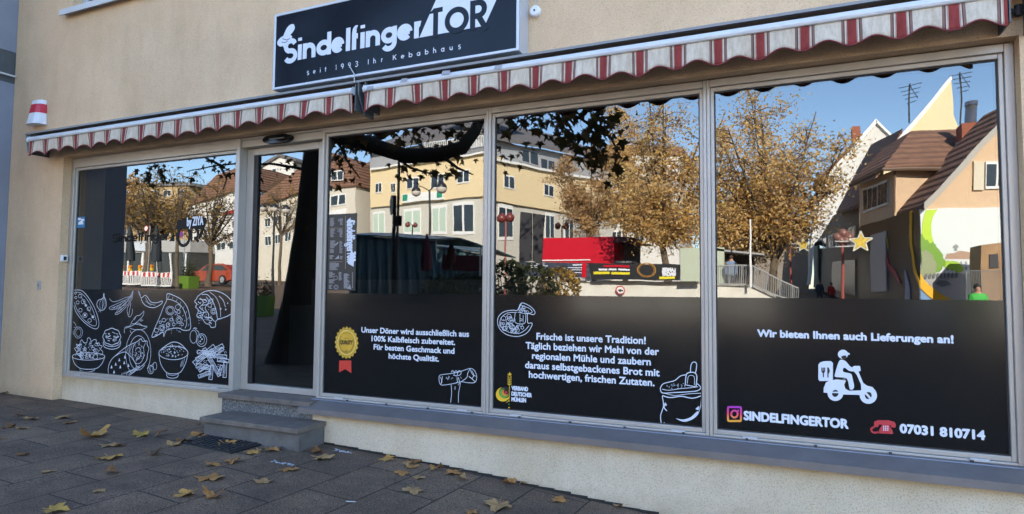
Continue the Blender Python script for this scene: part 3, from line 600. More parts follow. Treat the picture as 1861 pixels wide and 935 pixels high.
def film_art():
    # hand holding a wrap
    d = Trace(YP, C2); W = .0042
    d.line([(850, 640), (880, 627), (940, 620), (1010, 603), (1070, 584), (1100, 600), (1116, 640), (1105, 682), (1060, 686), (1005, 679), (960, 690), (900, 700), (858, 697)], W, True)
    for P in ([(1070, 586), (1052, 620), (1045, 650), (1005, 679)], [(1070, 590), (1085, 625), (1110, 640)], [(1060, 640), (1085, 660), (1105, 680)], [(1080, 600), (1095, 630), (1082, 655), (1060, 640)], [(858, 645), (868, 670), (862, 695)], [(873, 640), (868, 690)],
              [(935, 700), (938, 760), (931, 826)], [(985, 702), (1000, 690), (988, 760), (986, 826)], [(935, 612), (945, 600), (958, 612), (968, 600), (983, 610), (992, 599), (1006, 612), (1000, 628), (980, 636), (950, 632)], [(958, 612), (955, 628)], [(983, 610), (978, 632)],
              [(975, 658), (985, 650), (992, 668), (1000, 690)], [(975, 658), (980, 680), (962, 690)], [(963, 712), (962, 735)]): d.line(P, W)
    R = random.Random(8)
    for q in range(9): x = R.uniform(890, 1000); d.line([(x, 650+R.uniform(-12, 14)), (x+9, 652+R.uniform(-12, 14))], W*.6, sm=False)
    d.mb.build('drawing', M_PRINTTHIN, w2, 'white outline of a hand holding a wrap')
    # medal: scalloped gold disc, inner rings, word, ribbon
    c = FP(580+194/3.897, 520+402/3.897, S+YP); cx, cz = c.x, c.z
    gold = mat('gold_print', (.55, .29, .012), .4, c2=(.70, .42, .04), vs_=5); gdk = mat('dark_gold_print', (.33, .19, .02), .5); gl = mat('light_gold_print', (.85, .68, .2), .5)
    d = Draw(YP); N = 72; rr = .135
    d.mb.mi = 3; p = lambda x, y: Trace.p(type('o', (), dict(ox=580, oy=520, k=3.897, Y=S+YP))(), x, y)
    d.fill([p(142, 528), p(228, 528), p(228, 618), p(185, 590), p(140, 612)])
    d.mb.mi = 0
    sx_, sz_ = .124, .136
    d.fill([(cx+sx_*(.97+.05*math.cos(20*2*math.pi*q/N))*math.cos(2*math.pi*q/N), cz+sz_*(.97+.05*math.cos(20*2*math.pi*q/N))*math.sin(2*math.pi*q/N)) for q in range(N)])
    d.mb.mi = 1; d.ring((cx, cz), sx_*.83, sz_*.83, .004, 40)
    d.mb.mi = 2; d.ring((cx, cz), sx_*.78, sz_*.78, .005, 40)
    for q in range(20):
        a = 2*math.pi*q/20; d.mb.mi = 1; d.ring((cx+sx_*.93*math.cos(a), cz+sz_*.93*math.sin(a)), .013, .014, .002, 8)
    d.mb.mi = 1
    for a in list(range(200, 345, 13)) + list(range(-10, 35, 15)) + list(range(145, 195, 15)): q = math.radians(a); d.disc((cx+sx_*.62*math.cos(q), cz+sz_*.62*math.sin(q)), .0075, .011, 6)
    for q in (-2, -1, 0, 1, 2): d.disc((cx+q*.016, cz+sz_*.63-abs(q)*.003), .0055, .006, 5)
    d.disc((cx, cz-sz_*.58), .02, .016, 8)
    d.ribbon([(cx-.03, cz+.038), (cx+.03, cz+.038)], .006)
    d.mb.build('medal', [gold, gdk, gl, mat('red_ribbon_print', (.58, .035, .02), .45)], w2, 'gold scalloped quality medal with red ribbon tails')
    text('QUALITY', (cx-.068, cz-.013), (cx+.068, cz-.013), .034, YP-.004, mat('medal_word', (.05, .03, .005), .5), w2, 'lettering', .0016)
    # whole pizza with one slice lifted out
    d = Trace(YP, C3); W = .0042
    d.line([(235, 73), (290, 95), (320, 130), (308, 146), (275, 140), (272, 170), (276, 200), (298, 198), (300, 215), (270, 260), (215, 283), (150, 275), (105, 245), (85, 205), (90, 160), (125, 128), (180, 118), (210, 118)], W*1.1, True)
    d.line([(232, 88), (280, 105), (302, 130), (262, 140), (210, 130)], W*.9); d.line([(205, 132), (150, 135), (112, 160), (98, 200), (118, 235), (160, 258), (215, 265), (255, 245), (282, 215)], W*.9)
    d.line([(210, 120), (235, 75)], W); d.line([(195, 135), (195, 195), (255, 200), (262, 142)], W*.9); d.line([(225, 140), (225, 195)], W*.7); d.line([(245, 150), (245, 195)], W*.7)
    R = random.Random(5)
    for q in range(26):
        a = R.uniform(1.6, 6.0); r = math.sqrt(R.random()); x, y = 180+75*r*math.cos(a), 200+52*r*abs(math.sin(a))*(1 if R.random() < .6 else -1); d.circ(x, y, R.uniform(6, 15), W*.7)
    for q in range(8): d.circ(R.uniform(225, 280), R.uniform(98, 130), R.uniform(5, 10), W*.6)
    for q in range(22):
        x, y = R.uniform(105, 250), R.uniform(145, 250); d.line([(x, y), (x+R.uniform(-16, 16), y+R.uniform(-10, 10))], W*.6, sm=False)
    d.mb.build('drawing', M_PRINTTHIN, w3, 'white line pizza with a slice pulled out')
    # flour sack with scoop
    d = Trace(YP, C3); W = .0055
    d.line([(1135, 825), (1112, 835)][:1]+[(1116, 832), (1110, 780), (1128, 720), (1120, 660)], W)
    d.line([(1108, 608), (1125, 582), (1165, 570), (1200, 560), (1235, 532), (1268, 525)], W); d.line([(1108, 608), (1112, 630), (1130, 640), (1200, 636), (1280, 632), (1340, 625), (1362, 605), (1340, 580)], W*1.1)
    d.line([(1120, 615), (1160, 622), (1230, 612), (1300, 606), (1345, 600)], W*.7); d.line([(1120, 655), (1170, 668), (1240, 660), (1310, 672), (1370, 655)], W*1.2); d.line([(1140, 642), (1200, 655), (1280, 645), (1366, 640)], W*.7)
    d.line([(1265, 590), (1270, 530), (1285, 512), (1320, 510), (1338, 535), (1332, 600)], W*1.1); d.line([(1270, 588), (1300, 595), (1328, 600)], W); d.line([(1278, 580), (1283, 540), (1300, 528), (1322, 540), (1322, 590)], W*.6)
    d.line([(1297, 508), (1300, 470), (1308, 450), (1322, 444), (1336, 455), (1334, 490), (1328, 516)], W)
    for q in range(36):
        x = R.uniform(1150, 1265); y = R.uniform(580, 612); d.dot(x, y, 2.2, n=6)
    d.poly([(1205, 798), (1250, 806), (1300, 790), (1340, 755), (1348, 770), (1310, 805), (1255, 820)], True); d.poly([(1330, 740), (1352, 722), (1350, 745)], True)
    d.line([(1140, 700), (1132, 730), (1150, 752)], W*1.2); d.poly([(1140, 705), (1150, 712), (1140, 722)], True); d.line([(1366, 660), (1362, 720), (1350, 760)], W*.7)
    d.mb.build('drawing', M_PRINTTHIN, w3, 'white line flour sack with a scoop in it')
    # mill emblem: nested crescents and an ear of wheat
    d = Trace(YP, C3); yel = mat('emblem_yellow', (.80, .47, .02), .5)
    def cres(cx, cy, r, ix, iy, ir, mi, n=26):
        d.mb.mi = mi
        d.dot(cx, cy, r, n=n); d.mb.mi = 4; d.dot(ix, iy, ir, n=n)
    cres(118, 648, 45, 130, 636, 37, 0); cres(126, 640, 31, 136, 632, 25, 1); cres(132, 637, 21, 140, 631, 17, 2); d.mb.mi = 5; d.dot(137, 636, 9)
    d.mb.mi = 4; d.poly([(161, 600), (168, 600), (168, 690), (161, 690)])
    d.mb.mi = 0; d.line([(160, 545), (158, 620), (156, 680), (140, 700)], .0035)
    for q in range(5):
        y = 590-q*15
        d.poly([(158, y), (149, y-5), (147, y-13), (155, y-7)], True, 3); d.poly([(161, y), (170, y-5), (172, y-13), (164, y-7)], True, 3)
    d.poly([(160, 530), (154, 520), (161, 508), (166, 520)], True, 3); d.dot(156, 690, 4); d.mb.mi = 1; d.dot(156, 710, 4); d.mb.mi = 0; d.dot(156, 731, 4)
    d.mb.build('emblem', [yel, mat('emblem_green', (.12, .33, .04), .5), mat('emblem_orange', (.70, .22, .02), .5), M_PRINT, mat('film_black_print', (.009, .011, .013), .3), mat('emblem_red', (.5, .03, .04), .5)], w3, 'yellow and green crescents with an ear of wheat')
    # scooter pictogram
    d = Trace(YP, C4); d.mb.mi = 0
    d.poly([(467, 292), (474, 282), (490, 277), (520, 276), (530, 284), (531, 352), (525, 361), (472, 362), (467, 354)])
    d.dot(573, 247, 22, 20); d.poly([(573, 238), (600, 241), (603, 248), (578, 253)])
    d.poly([(556, 277), (572, 271), (588, 280), (605, 300), (626, 308), (622, 320), (600, 318), (578, 304), (574, 322), (606, 330), (613, 345), (621, 390), (602, 397), (590, 352), (545, 345), (538, 334)], True, 3)
    d.poly([(490, 412), (490, 392), (500, 368), (520, 358), (582, 352), (585, 362), (578, 378), (584, 396), (600, 404), (652, 402), (650, 375), (632, 335), (613, 312), (612, 303), (622, 297), (646, 297), (650, 317), (640, 322), (660, 370), (676, 382), (700, 388), (714, 405), (712, 416), (690, 410), (664, 412), (646, 422), (575, 420), (500, 412)])
    d.circ(540, 415, 24, .025, 24, 24); d.circ(682, 424, 26, .028, 26, 24); d.mb.mi = 1
    d.dot(540, 414, 14); d.mb.mi = 0; d.poly([(500, 408), (580, 408), (580, 415), (500, 413)]); d.mb.mi = 1
    d.dot(682, 424, 15); d.poly([(568, 255), (584, 252), (588, 262), (576, 268), (566, 262)], True, 3)
    d.mb.mi = 0; d.line([(662, 405), (680, 424), (690, 436)], .012, sm=False); d.mb.mi = 1
    for x in (482, 488, 494): d.line([(x, 304), (x, 320)], .006, sm=False)
    d.poly([(479, 318), (497, 318), (493, 326), (491, 328), (491, 346), (486, 346), (486, 328), (483, 326)]); d.poly([(505, 303), (512, 304), (517, 318), (513, 330), (511, 330), (511, 347), (506, 347)])
    d.line([(538, 352), (592, 358)], .006, sm=False); d.line([(531, 296), (531, 358)], .004, sm=False)
    d.mb.build('scooter_pictogram', [M_PRINT, MATS['film_black_print']], w4, 'white pictogram of a rider on a delivery scooter with a cutlery box')
    # photo-app emblem: rounded square outline with lens
    d = Trace(YP, C4); cx, cy = 106, 504
    sq = [(cx+28*max(-1, min(1, 1.35*math.cos(a)))*1, cy+30*max(-1, min(1, 1.35*math.sin(a)))) for a in [2*math.pi*q/32 for q in range(32)]]
    d.line(sq, .013, True, False); d.circ(cx, cy, 14, .012, 15, 18); d.mb.mi = 0; d.dot(122, 489, 4)
    pm = mat('emblem_gradient', (.6, .1, .25), .5); t, b_, L = nodes_of(pm)
    tc = add(t, 'ShaderNodeTexCoord'); sp = add(t, 'ShaderNodeSeparateXYZ'); L.new(tc.outputs['Generated'], sp.inputs[0])
    rp = add(t, 'ShaderNodeValToRGB'); e = rp.color_ramp.elements; e[0].color = (.85, .42, .02, 1); e[1].color = (.38, .03, .45, 1); q = e.new(.5); q.color = (.75, .05, .12, 1)
    L.new(sp.outputs['Z'], rp.inputs['Fac']); L.new(rp.outputs['Color'], b_.inputs['Base Color'])
    d.mb.build('camera_emblem', pm, w4, 'rounded camera outline in orange to purple')
    # red dial telephone
    d = Trace(YP, C4)
    d.poly([(706, 548), (708, 536), (725, 530), (770, 531), (795, 538), (801, 550), (798, 562), (782, 562), (779, 553), (728, 549), (724, 560), (708, 560)])
    d.poly([(742, 550), (772, 552), (786, 575), (789, 590), (728, 587), (728, 573)])
    d.line([(708, 560), (697, 565), (696, 576), (706, 584), (726, 582)], .011)
    d.mb.mi = 1
    for i in range(3):
        for j in range(3): d.dot(748+i*9, 557+j*8, 3, n=8)
    d.mb.build('telephone_pictogram', [mat('red_print', (.50, .03, .04), .5), M_PRINT], w4, 'red keypad telephone')
film_art()
# ================================================================ SIGN, AWNINGS AND THE THINGS ON THE FACADE
SY = -.31
sign = thing('shop_sign', 'black illuminated-box shop sign with white lettering above the awnings', 'sign', (-2.95, WY, Z(1.75)))
SX0, SX1, SZ0, SZ1 = -4.135, -1.765, Z(1.757), Z(2.44)
b = MB(); b.box(SX0+.01, SX1-.01, SY+.012, WY-.001, SZ0+.01, SZ1-.01); b.build('cabinet', mat('sign_cabinet', (.55, .54, .53), .5, .1), sign)
b = MB(); e = .022
b.box(SX0, SX0+e, SY-.004, WY-.002, SZ0, SZ1); b.box(SX1-e, SX1, SY-.004, WY-.002, SZ0, SZ1)
b.box(SX0+e, SX1-e, SY-.004, SY+.03, SZ1-e, SZ1); b.box(SX0+e, SX1-e, SY-.004, SY+.03, SZ0, SZ0+e)
bevel(b.build('rim', mat('sign_rim', (.56, .57, .6), .4, .3), sign), .004)
b = MB(); b.box(SX0+e, SX1-e, SY, SY+.01, SZ0+e, SZ1-e); b.build('face_panel', mat('sign_face', (.006, .007, .011), .16, spec=.2), sign)
CS = (480, 0, 3.722)
def sp(x, y, crop=CS, yy=SY-.003): q = FP(crop[0]+x/crop[2], crop[1]+y/crop[2], S+yy); return (q.x, q.z)
SLET = [('S', 132, 222), ('i', 224, 256), ('n', 260, 347), ('d', 352, 452), ('e', 452, 541), ('l', 548, 585), ('f', 580, 645), ('i', 645, 684), ('n', 686, 783), ('g', 790, 897), ('e', 898, 1002), ('r', 1010, 1085)]
def base_y(x): return 413+(x-140)*(277-413)/(1010-140)
zb = sum(sp(x, base_y(x))[1] for x in (150, 400, 700, 1000))/4
xh = sp(300, base_y(300)-104)[1]-sp(300, base_y(300))[1]
d = Draw(SY-.003)
for ch, a, c in SLET:
    xa, xc = sp(a, base_y(a))[0], sp(c, base_y(c))[0]
    glyph(d, ch, xa, xc, zb, xh, xh*.325)
# bread rolls on top of the S
def blob(P): d.fill([sp(*q) for q in smooth(P, True)])
blob([(205, 175), (198, 165), (178, 168), (155, 190), (138, 225), (132, 245), (150, 250), (180, 235), (200, 210), (208, 190)])
blob([(130, 245), (105, 262), (90, 285), (92, 305), (108, 316), (128, 312), (150, 292), (188, 258), (182, 240), (160, 240)])
blob([(128, 308), (145, 296), (165, 282), (160, 300), (140, 330)])
d.mb.mi = 1
d.ribbon([sp(*q) for q in smooth([(125, 262), (150, 272), (175, 262)])], .006); d.ribbon([sp(*q) for q in smooth([(118, 285), (140, 290), (160, 278)])], .006)
# white slanted field behind TOR, black letters in it
zl, zt = zb-.002, SZ1-.03
p1_, p2_ = sp(1050, 270), sp(1110, 142); sl_ = (p2_[0]-p1_[0])/(p2_[1]-p1_[1])
xr0 = sp(1492, 190)[0]; X = lambda x0, z: x0+(z-zb)*sl_*.93
d.mb.mi = 0; d.fill([(p1_[0], zb), (xr0, zb), (X(xr0, zt), zt), (X(p1_[0], zt), zt)])
d.mb.mi = 1
capz = sp(1160, 80)[1]; tw = xh*.33
Tx = sp(1159, 240)[0]; d.fill([(Tx-tw*.5, zb-.02), (Tx+tw*.5, zb-.02), (Tx+tw*.5, capz), (Tx-tw*.5, capz)])
d.fill([(Tx-.5*xh, capz-tw*.25), (Tx+.46*xh, capz-tw*.25), (Tx+.46*xh, capz+tw*.62), (Tx-.5*xh+.05, capz+tw*.62)])
oc = sp(1303, 137); orr = (sp(1386, 130)[0]-sp(1222, 150)[0])/2-tw*.5
d.ring(oc, orr, orr*.98, tw, 40)
Rx = sp(1411, 130)[0]; d.fill([(Rx-tw*.5, zb-.02), (Rx+tw*.5, zb-.02), (Rx+tw*.5, capz+tw*.6), (Rx-tw*.5, capz+tw*.6)])
rr_ = (capz-zb)*.28; zc_ = capz+tw*.1-rr_
d.ribbon([(Rx, zc_+rr_)]+[(Rx+.17*xh+.17*xh+rr_*math.cos(math.radians(a)), zc_+rr_*math.sin(math.radians(a))) for a in range(90, -91, -15)]+[(Rx, zc_-rr_)], tw)
d.ribbon([(Rx+.3*xh, zc_-rr_*.8), (Rx+.86*xh, zb-.03)], tw)
d.mb.build('logo_lettering', [M_PRINT, MATS['sign_face']], sign, 'white rounded logo lettering with bread rolls and a slanted white field')
text('by', sp(1366, -8), sp(1425, -18), .045, SY-.0072, MATS['sign_face'], sign, 'lettering', .003)
# thin line below
sub = [('s', 288, 302), ('e', 330, 345), ('i', 375, 381), ('t', 407, 420), ('1', 478, 492), ('9', 518, 536), ('9', 566, 583), ('3', 612, 634), ('I', 700, 706), ('h', 738, 752), ('r', 790, 803), ('K', 870, 892), ('e', 925, 945), ('b', 978, 1000), ('a', 1032, 1052), ('b', 1088, 1108), ('h', 1143, 1160), ('a', 1196, 1216), ('u', 1254, 1272), ('s', 1311, 1328)]
by2 = lambda x: 502+(x-288)*(340-502)/(1311-288)
zb2 = sum(sp(x, by2(x))[1] for x in (290, 700, 1300))/3; xh2 = sp(337, 474)[1]-sp(337, 497)[1]
d = Draw(SY-.002)
for ch, a, c in sub: glyph(d, ch, sp(a, by2(a))[0], sp(c, by2(c))[0]+.004, zb2, xh2, .0065)
d.mb.build('lettering', M_PRINT, sign)
b = MB(); b.tube([FP(480+575/3.722, 440/3.722, S+SY-.02), FP(480+590/3.722, 470/3.722, S+SY-.02), FP(480+608/3.722, 500/3.722, S+SY-.03), FP(480+612/3.722, 560/3.722, S+SY-.03)], .004, 6)
b.build('cable_end', mat('cable_grey', (.5, .5, .5), .5), sign)

# ---- awnings
VY = -.345
AZB, AZT, ABT = Z(1.445), Z(1.607), Z(1.657)
def awning_cloth(period, x_red):
    m = bpy.data.materials.new('striped_awning_cloth'); m.use_nodes = True; t = m.node_tree; b_ = t.nodes['Principled BSDF']; L = t.links
    b_.inputs['Roughness'].default_value = .9; b_.inputs['Specular IOR Level'].default_value = .15
    tc = add(t, 'ShaderNodeTexCoord'); sp_ = add(t, 'ShaderNodeSeparateXYZ'); L.new(tc.outputs['Object'], sp_.inputs[0])
    a = add(t, 'ShaderNodeMath', operation='MULTIPLY_ADD'); a.inputs[1].default_value = 1/period; a.inputs[2].default_value = .5-x_red/period+40
    f = add(t, 'ShaderNodeMath', operation='FRACT'); L.new(sp_.outputs['X'], a.inputs[0]); L.new(a.outputs[0], f.inputs[0])
    r = add(t, 'ShaderNodeValToRGB'); r.color_ramp.interpolation = 'CONSTANT'
    cream, tau, dk, red = (.64, .55, .44), (.24, .15, .12), (.12, .04, .045), (.27, .05, .045)
    el = r.color_ramp.elements
    seq = [(0, cream), (.285, tau), (.335, dk), (.355, cream), (.385, dk), (.392, cream), (.402, red), (.598, cream), (.608, dk), (.615, cream), (.645, dk), (.665, tau), (.715, cream)]
    el[0].position = 0; el[0].color = (*cream, 1); el[1].position = seq[1][0]; el[1].color = (*seq[1][1], 1)
    for p_, c_ in seq[2:]:
        q = el.new(p_); q.color = (*c_, 1)
    L.new(f.outputs[0], r.inputs['Fac'])
    n = add(t, 'ShaderNodeTexNoise'); n.inputs['Scale'].default_value = 14; n.inputs['Detail'].default_value = 8; n.inputs['Roughness'].default_value = .75
    mp = add(t, 'ShaderNodeMapping'); mp.inputs['Scale'].default_value = (2.2, 1, .6); L.new(tc.outputs['Object'], mp.inputs[0]); L.new(mp.outputs[0], n.inputs['Vector'])
    r2 = add(t, 'ShaderNodeValToRGB'); r2.color_ramp.elements[0].position = .3; r2.color_ramp.elements[1].position = .6
    r2.color_ramp.elements[0].color = (.62, .6, .56, 1); r2.color_ramp.elements[1].color = (1, 1, 1, 1); L.new(n.outputs['Fac'], r2.inputs['Fac'])
    mx = add(t, 'ShaderNodeMix', data_type='RGBA', blend_type='MULTIPLY'); mx.inputs['Factor'].default_value = .95
    L.new(r.outputs['Color'], mx.inputs[6]); L.new(r2.outputs['Color'], mx.inputs[7]); L.new(mx.outputs[2], b_.inputs['Base Color'])
    return m
M_BAR = mat('white_awning_bar', (.60, .60, .60), .35, .1, var=.08, vs_=7)
M_BRACK = mat('awning_bracket', (.10, .11, .12), .5)
M_HOOD = mat('awning_hood', (.24, .235, .23), .5, .2)
M_TRIM = mat('red_trim', (.17, .03, .035), .9)
def awning(x0, x1, period, x_red, seed, label):
    R = random.Random(seed)
    aw = thing('awning', label, 'awning', (x0, WY, AZB), 'striped awnings over the shop windows')
    o = ORG[aw.name]
    # valance: scalloped, gently billowing
    n = int((x1-x0)/.0085); v = MB(); pts = []
    ph = [R.uniform(0, 6) for _ in range(6)]
    def yoff(x, t): return -.012*t*math.sin(2*math.pi*(x-x_red)/period) - .010*t*math.sin(x*3.1+ph[0]) - .006*t*math.sin(x*7.7+ph[1])
    K = 6
    for i in range(n+1):
        x = x0+(x1-x0)*i/n
        low = AZB+.022*(1-math.cos(2*math.pi*(x-x_red)/period))+.006*math.sin(x*2.3+ph[2])+.006*math.sin(x*9+ph[3])
        for j in range(K+1):
            t = j/K; v.v.append(Vector((x, VY+yoff(x, t), AZT+(low-AZT)*t)))
        pts.append(v.v[-1].copy())
    for i in range(n):
        for j in range(K):
            a = i*(K+1)+j; v.f.append([a, a+1, a+K+2, a+K+1]); v.m.append(0)
    val = v.build('valance', awning_cloth(period, x_red-o.x), aw, smooth=True)
    s_ = val.modifiers.new('thick', 'SOLIDIFY'); s_.thickness = .003
    t_ = MB(); t_.tube([p+Vector((0, -.001, 0)) for p in pts[::2]], .0048, 5); t_.build('trim', M_TRIM, val, smooth=True)
    b = MB()
    b.prism([(x0-.01, VY-.012, AZT-.002), (x0-.01, VY-.020, AZT+.02), (x0-.01, VY-.004, ABT), (x0-.01, VY+.05, ABT+.006), (x0-.01, VY+.05, AZT-.002)], (x1-x0+.02, 0, 0))
    bevel(b.build('front_bar', M_BAR, aw), .006)
    b = MB(); b.tube([(x0+.02, VY+.13, Z(1.62)), (x1-.02, VY+.13, Z(1.62))], .045, 14); b.build('cloth_roll', mat('rolled_cloth', (.05, .03, .03), .9), aw, smooth=True)
    for xa, xb in ((x0-.02, x0-.012), (x1+.012, x1+.02)): b = MB(); b.box(xa, xb, VY+.02, WY-.001, Z(1.47), Z(1.695)); b.build('end_bracket', M_BRACK, aw)
    for k_ in range(3):
        b = MB(); xx = x0+.25+(x1-x0-.5)*k_/2
        b.tube([(xx, VY+.05, Z(1.60)), (xx+.35, WY-.03, Z(1.585))], .014, 8); b.tube([(xx+.35, WY-.03, Z(1.56)), (xx+.35, WY-.03, Z(1.62))], .02, 8)
        b.build('folding_arm', M_DARK, aw)
    return aw
aw1 = awning(-7.635, -3.235, .2577, -7.34+.2577*4, 1, 'shorter red and cream striped awning over the door and the food drawings')
aw2 = awning(-3.105, 1.108, .2485, -2.612, 2, 'longer red and cream striped awning with taped bar over the windows with slogans')
b = MB(); R = random.Random(4)
for px, py in ((672, 160), (734, 146), (810, 132), (905, 122)):
    q = FP(px, py, S+VY-.02); w_ = R.uniform(.03, .055)
    b.prism([(q.x-w_, VY-.0215, q.z-.014), (q.x+w_*.8, VY-.0215, q.z-.018), (q.x+w_, VY-.0175, q.z+.012), (q.x-w_*.7, VY-.0175, q.z+.016)], (0, .001, 0))
b.build('tape_patch', mat('grey_tape', (.32, .31, .32), .4), aw2)
# shared hood over both
hood = MB()
hood.prism([(-7.74, WY-.001, Z(1.745)), (-7.74, -.335, Z(1.715)), (-7.74, -.335, Z(1.697)), (-7.74, -.325, Z(1.697)), (-7.74, -.325, Z(1.705)), (-7.74, WY-.001, Z(1.73))], (8.99, 0, 0))
ho = tag(hood.build('awning_hood', M_HOOD, origin=(-3.2, WY, Z(1.7))), 'long thin grey metal hood running along the wall above both awnings', 'awning hood')
b = MB(); b.prism([(-7.745, WY-.001, Z(1.73)), (-7.745, -.335, Z(1.70)), (-7.745, -.30, Z(1.50)), (-7.745, WY-.001, Z(1.55))], (.012, 0, 0)); b.build('end_plate', mat('hood_plate', (.30, .31, .31), .5), ho)
b = MB(); b.prism([(1.235, WY-.001, Z(1.73)), (1.235, -.335, Z(1.70)), (1.235, -.30, Z(1.47)), (1.235, WY-.001, Z(1.45))], (.012, 0, 0)); b.build('end_plate', M_BRACK, ho)
b = MB(); b.prism([(-3.19, WY-.001, Z(1.70)), (-3.19, -.335, Z(1.695)), (-3.19, -.33, Z(1.60)), (-3.19, -.24, Z(1.44)), (-3.19, WY-.001, Z(1.44))], (.012, 0, 0))
b.build('middle_plate', M_BRACK, ho)

# ---- alarm siren
sr = thing('alarm_siren', 'small white alarm siren box with a red band just above the shorter awning', 'alarm', (-7.85, WY, Z(2.0)))
def wedge(z0, z1, g=0):
    f = lambda z: (z-1.86)/.28
    P = []
    for z in (z0, z1):
        t = f(z); wd = .125-.02*t; dp = .115-.05*t
        P.append([(-7.85-wd-g, WY-.001, Z(z)), (-7.85-wd*.86-g, WY-dp*.75-g, Z(z)), (-7.85-wd*.45, WY-dp-g, Z(z)), (-7.85+wd*.45, WY-dp-g, Z(z)), (-7.85+wd*.86+g, WY-dp*.75-g, Z(z)), (-7.85+wd+g, WY-.001, Z(z))])
    b = MB(); i = 6; b.v = [Vector(p) for p in P[0]+P[1]]
    for q in range(6): b.f.append([q, (q+1) % 6, 6+(q+1) % 6, 6+q]); b.m.append(0)
    b.f.append([0, 1, 2, 3, 4, 5]); b.f.append([6, 7, 8, 9, 10, 11]); b.m += [0, 0]; return b
bevel(wedge(1.86, 2.145).build('housing', mat('siren_white', (.72, .72, .74), .35), sr), .006)
wedge(1.99, 2.095, .003).build('strobe_band', mat('siren_red', (.52, .012, .03), .25), sr)
# ---- small round detector with a strap beside the sign
q = FP(972, 20, S+WY-.03)
dt = thing('camera_dome', 'small white round disc device on a cable beside the black shop sign', 'detector', (q.x, WY, q.z))
b = MB(); b.tube([(q.x, WY-.001, q.z), (q.x, WY-.03, q.z), (q.x, WY-.04, q.z)], [.042, .042, .034], 20); b.build('housing', M_WHITE, dt)
b = MB(); b.tube([(q.x, WY-.041, q.z), (q.x, WY-.044, q.z)], .008, 10); b.build('lens', M_BLACK, dt)
b = MB(); b.tube([(q.x-.002, WY-.004, q.z+.04), (q.x+.012, WY-.004, q.z+.30)], .004, 6); b.build('cable', mat('cable_grey', (.5, .5, .5)), dt)
# ---- doorbell box on the reveal, wall outlet
b = MB(); b.box(-7.384, -7.350, -.115, -.05, Z(.29), Z(.36)); db = tag(b.build('door_chime', M_WHITE, origin=(-7.37, -.08, Z(.3))), 'small white box with a dark button on the left window reveal', 'bell'); bevel(db, .006)
b = MB(); b.box(-7.3496, -7.347, -.097, -.068, Z(.305), Z(.345)); b.build('button', M_BLACK, db)
q = FP(72, 519, S+WY)
b = MB(); b.box(q.x-.03, q.x+.03, WY-.012, WY-.001, q.z-.05, q.z+.05); ot = tag(b.build('wall_socket', mat('socket_grey', (.42, .38, .34), .6), origin=(q.x, WY, q.z)), 'small flat grey outlet on the wall left of the food drawings', 'socket')
b = MB(); b.box(q.x-.014, q.x+.014, WY-.0145, WY-.0125, q.z-.018, q.z+.02); b.build('flap', mat('socket_flap', (.25, .23, .22), .6), ot)
# ---- blue sticker on the left pane
q0, q1 = FP(141, 395, S-.003), FP(154, 414, S-.003)
b = MB(); b.box(q0.x, q1.x, -.004, -.002, q1.z, q0.z); st = tag(b.build('sticker', mat('sticker_blue', (.015, .16, .36), .35), origin=(q0.x, -.003, q1.z)), 'small blue and white sticker at the left edge of the left pane', 'sticker')
b = MB()
for u0, u1, v0, v1 in ((.1, .45, .72, .9), (.5, .9, .6, .8), (.15, .8, .3, .5), (.3, .7, .5, .62)):
    X0, X1 = q0.x+(q1.x-q0.x)*u0, q0.x+(q1.x-q0.x)*u1; Z0, Z1 = q1.z+(q0.z-q1.z)*v0, q1.z+(q0.z-q1.z)*v1
    b.box(X0, X1, -.0048, -.0042, Z0, Z1)
b.build('sticker_marks', M_WHITE, st)
# ---- logo on the left pane, in dark film
CL = (200, 360, 5.196)
d = Trace(-.003, CL); d.mb.mi = 0
d.poly([(645, 207), (912, 190), (862, 290), (612, 296)])
byl = lambda x: 410
zz = d.p(300, 409)[1]; xhL = d.p(300, 352)[1]-zz
for (ch, a, c) in [('S', 20, 70), ('i', 72, 92), ('n', 96, 148), ('d', 152, 206), ('e', 208, 258), ('l', 262, 284), ('f', 282, 318), ('i', 318, 342), ('n', 344, 396), ('g', 400, 452), ('e', 466, 516), ('r', 520, 562)]:
    glyph(d, ch, d.p(a, 409)[0], d.p(c, 409)[0], zz, xhL, xhL*.27)
d.poly([(560, 410), (600, 330), (603, 408)]); d.poly([(622, 410), (622, 330), (650, 330), (650, 410)])
d.ring(d.p(695, 358), .085, .10, .03, 30); d.ring(d.p(796, 338), .05, .055, .026, 20, -90, 90); d.poly([(762, 306), (774, 306), (774, 412), (762, 412)]); d.line([(796, 372), (832, 412)], .026, sm=False)
d.poly([(862, 292), (880, 262), (905, 205), (912, 215), (880, 300), (846, 390), (832, 390)])
d.mb.build('pane_logo', mat('dark_vinyl', (.006, .006, .006), .4, spec=.08), w1, 'dark logo lettering with a slanted panel on the glass')
a_, c_ = d.p(728, 266), d.p(880, 252)
text('by ZIYA', a_, c_, .085, -.0045, M_PRINT, w1, 'lettering', .004)
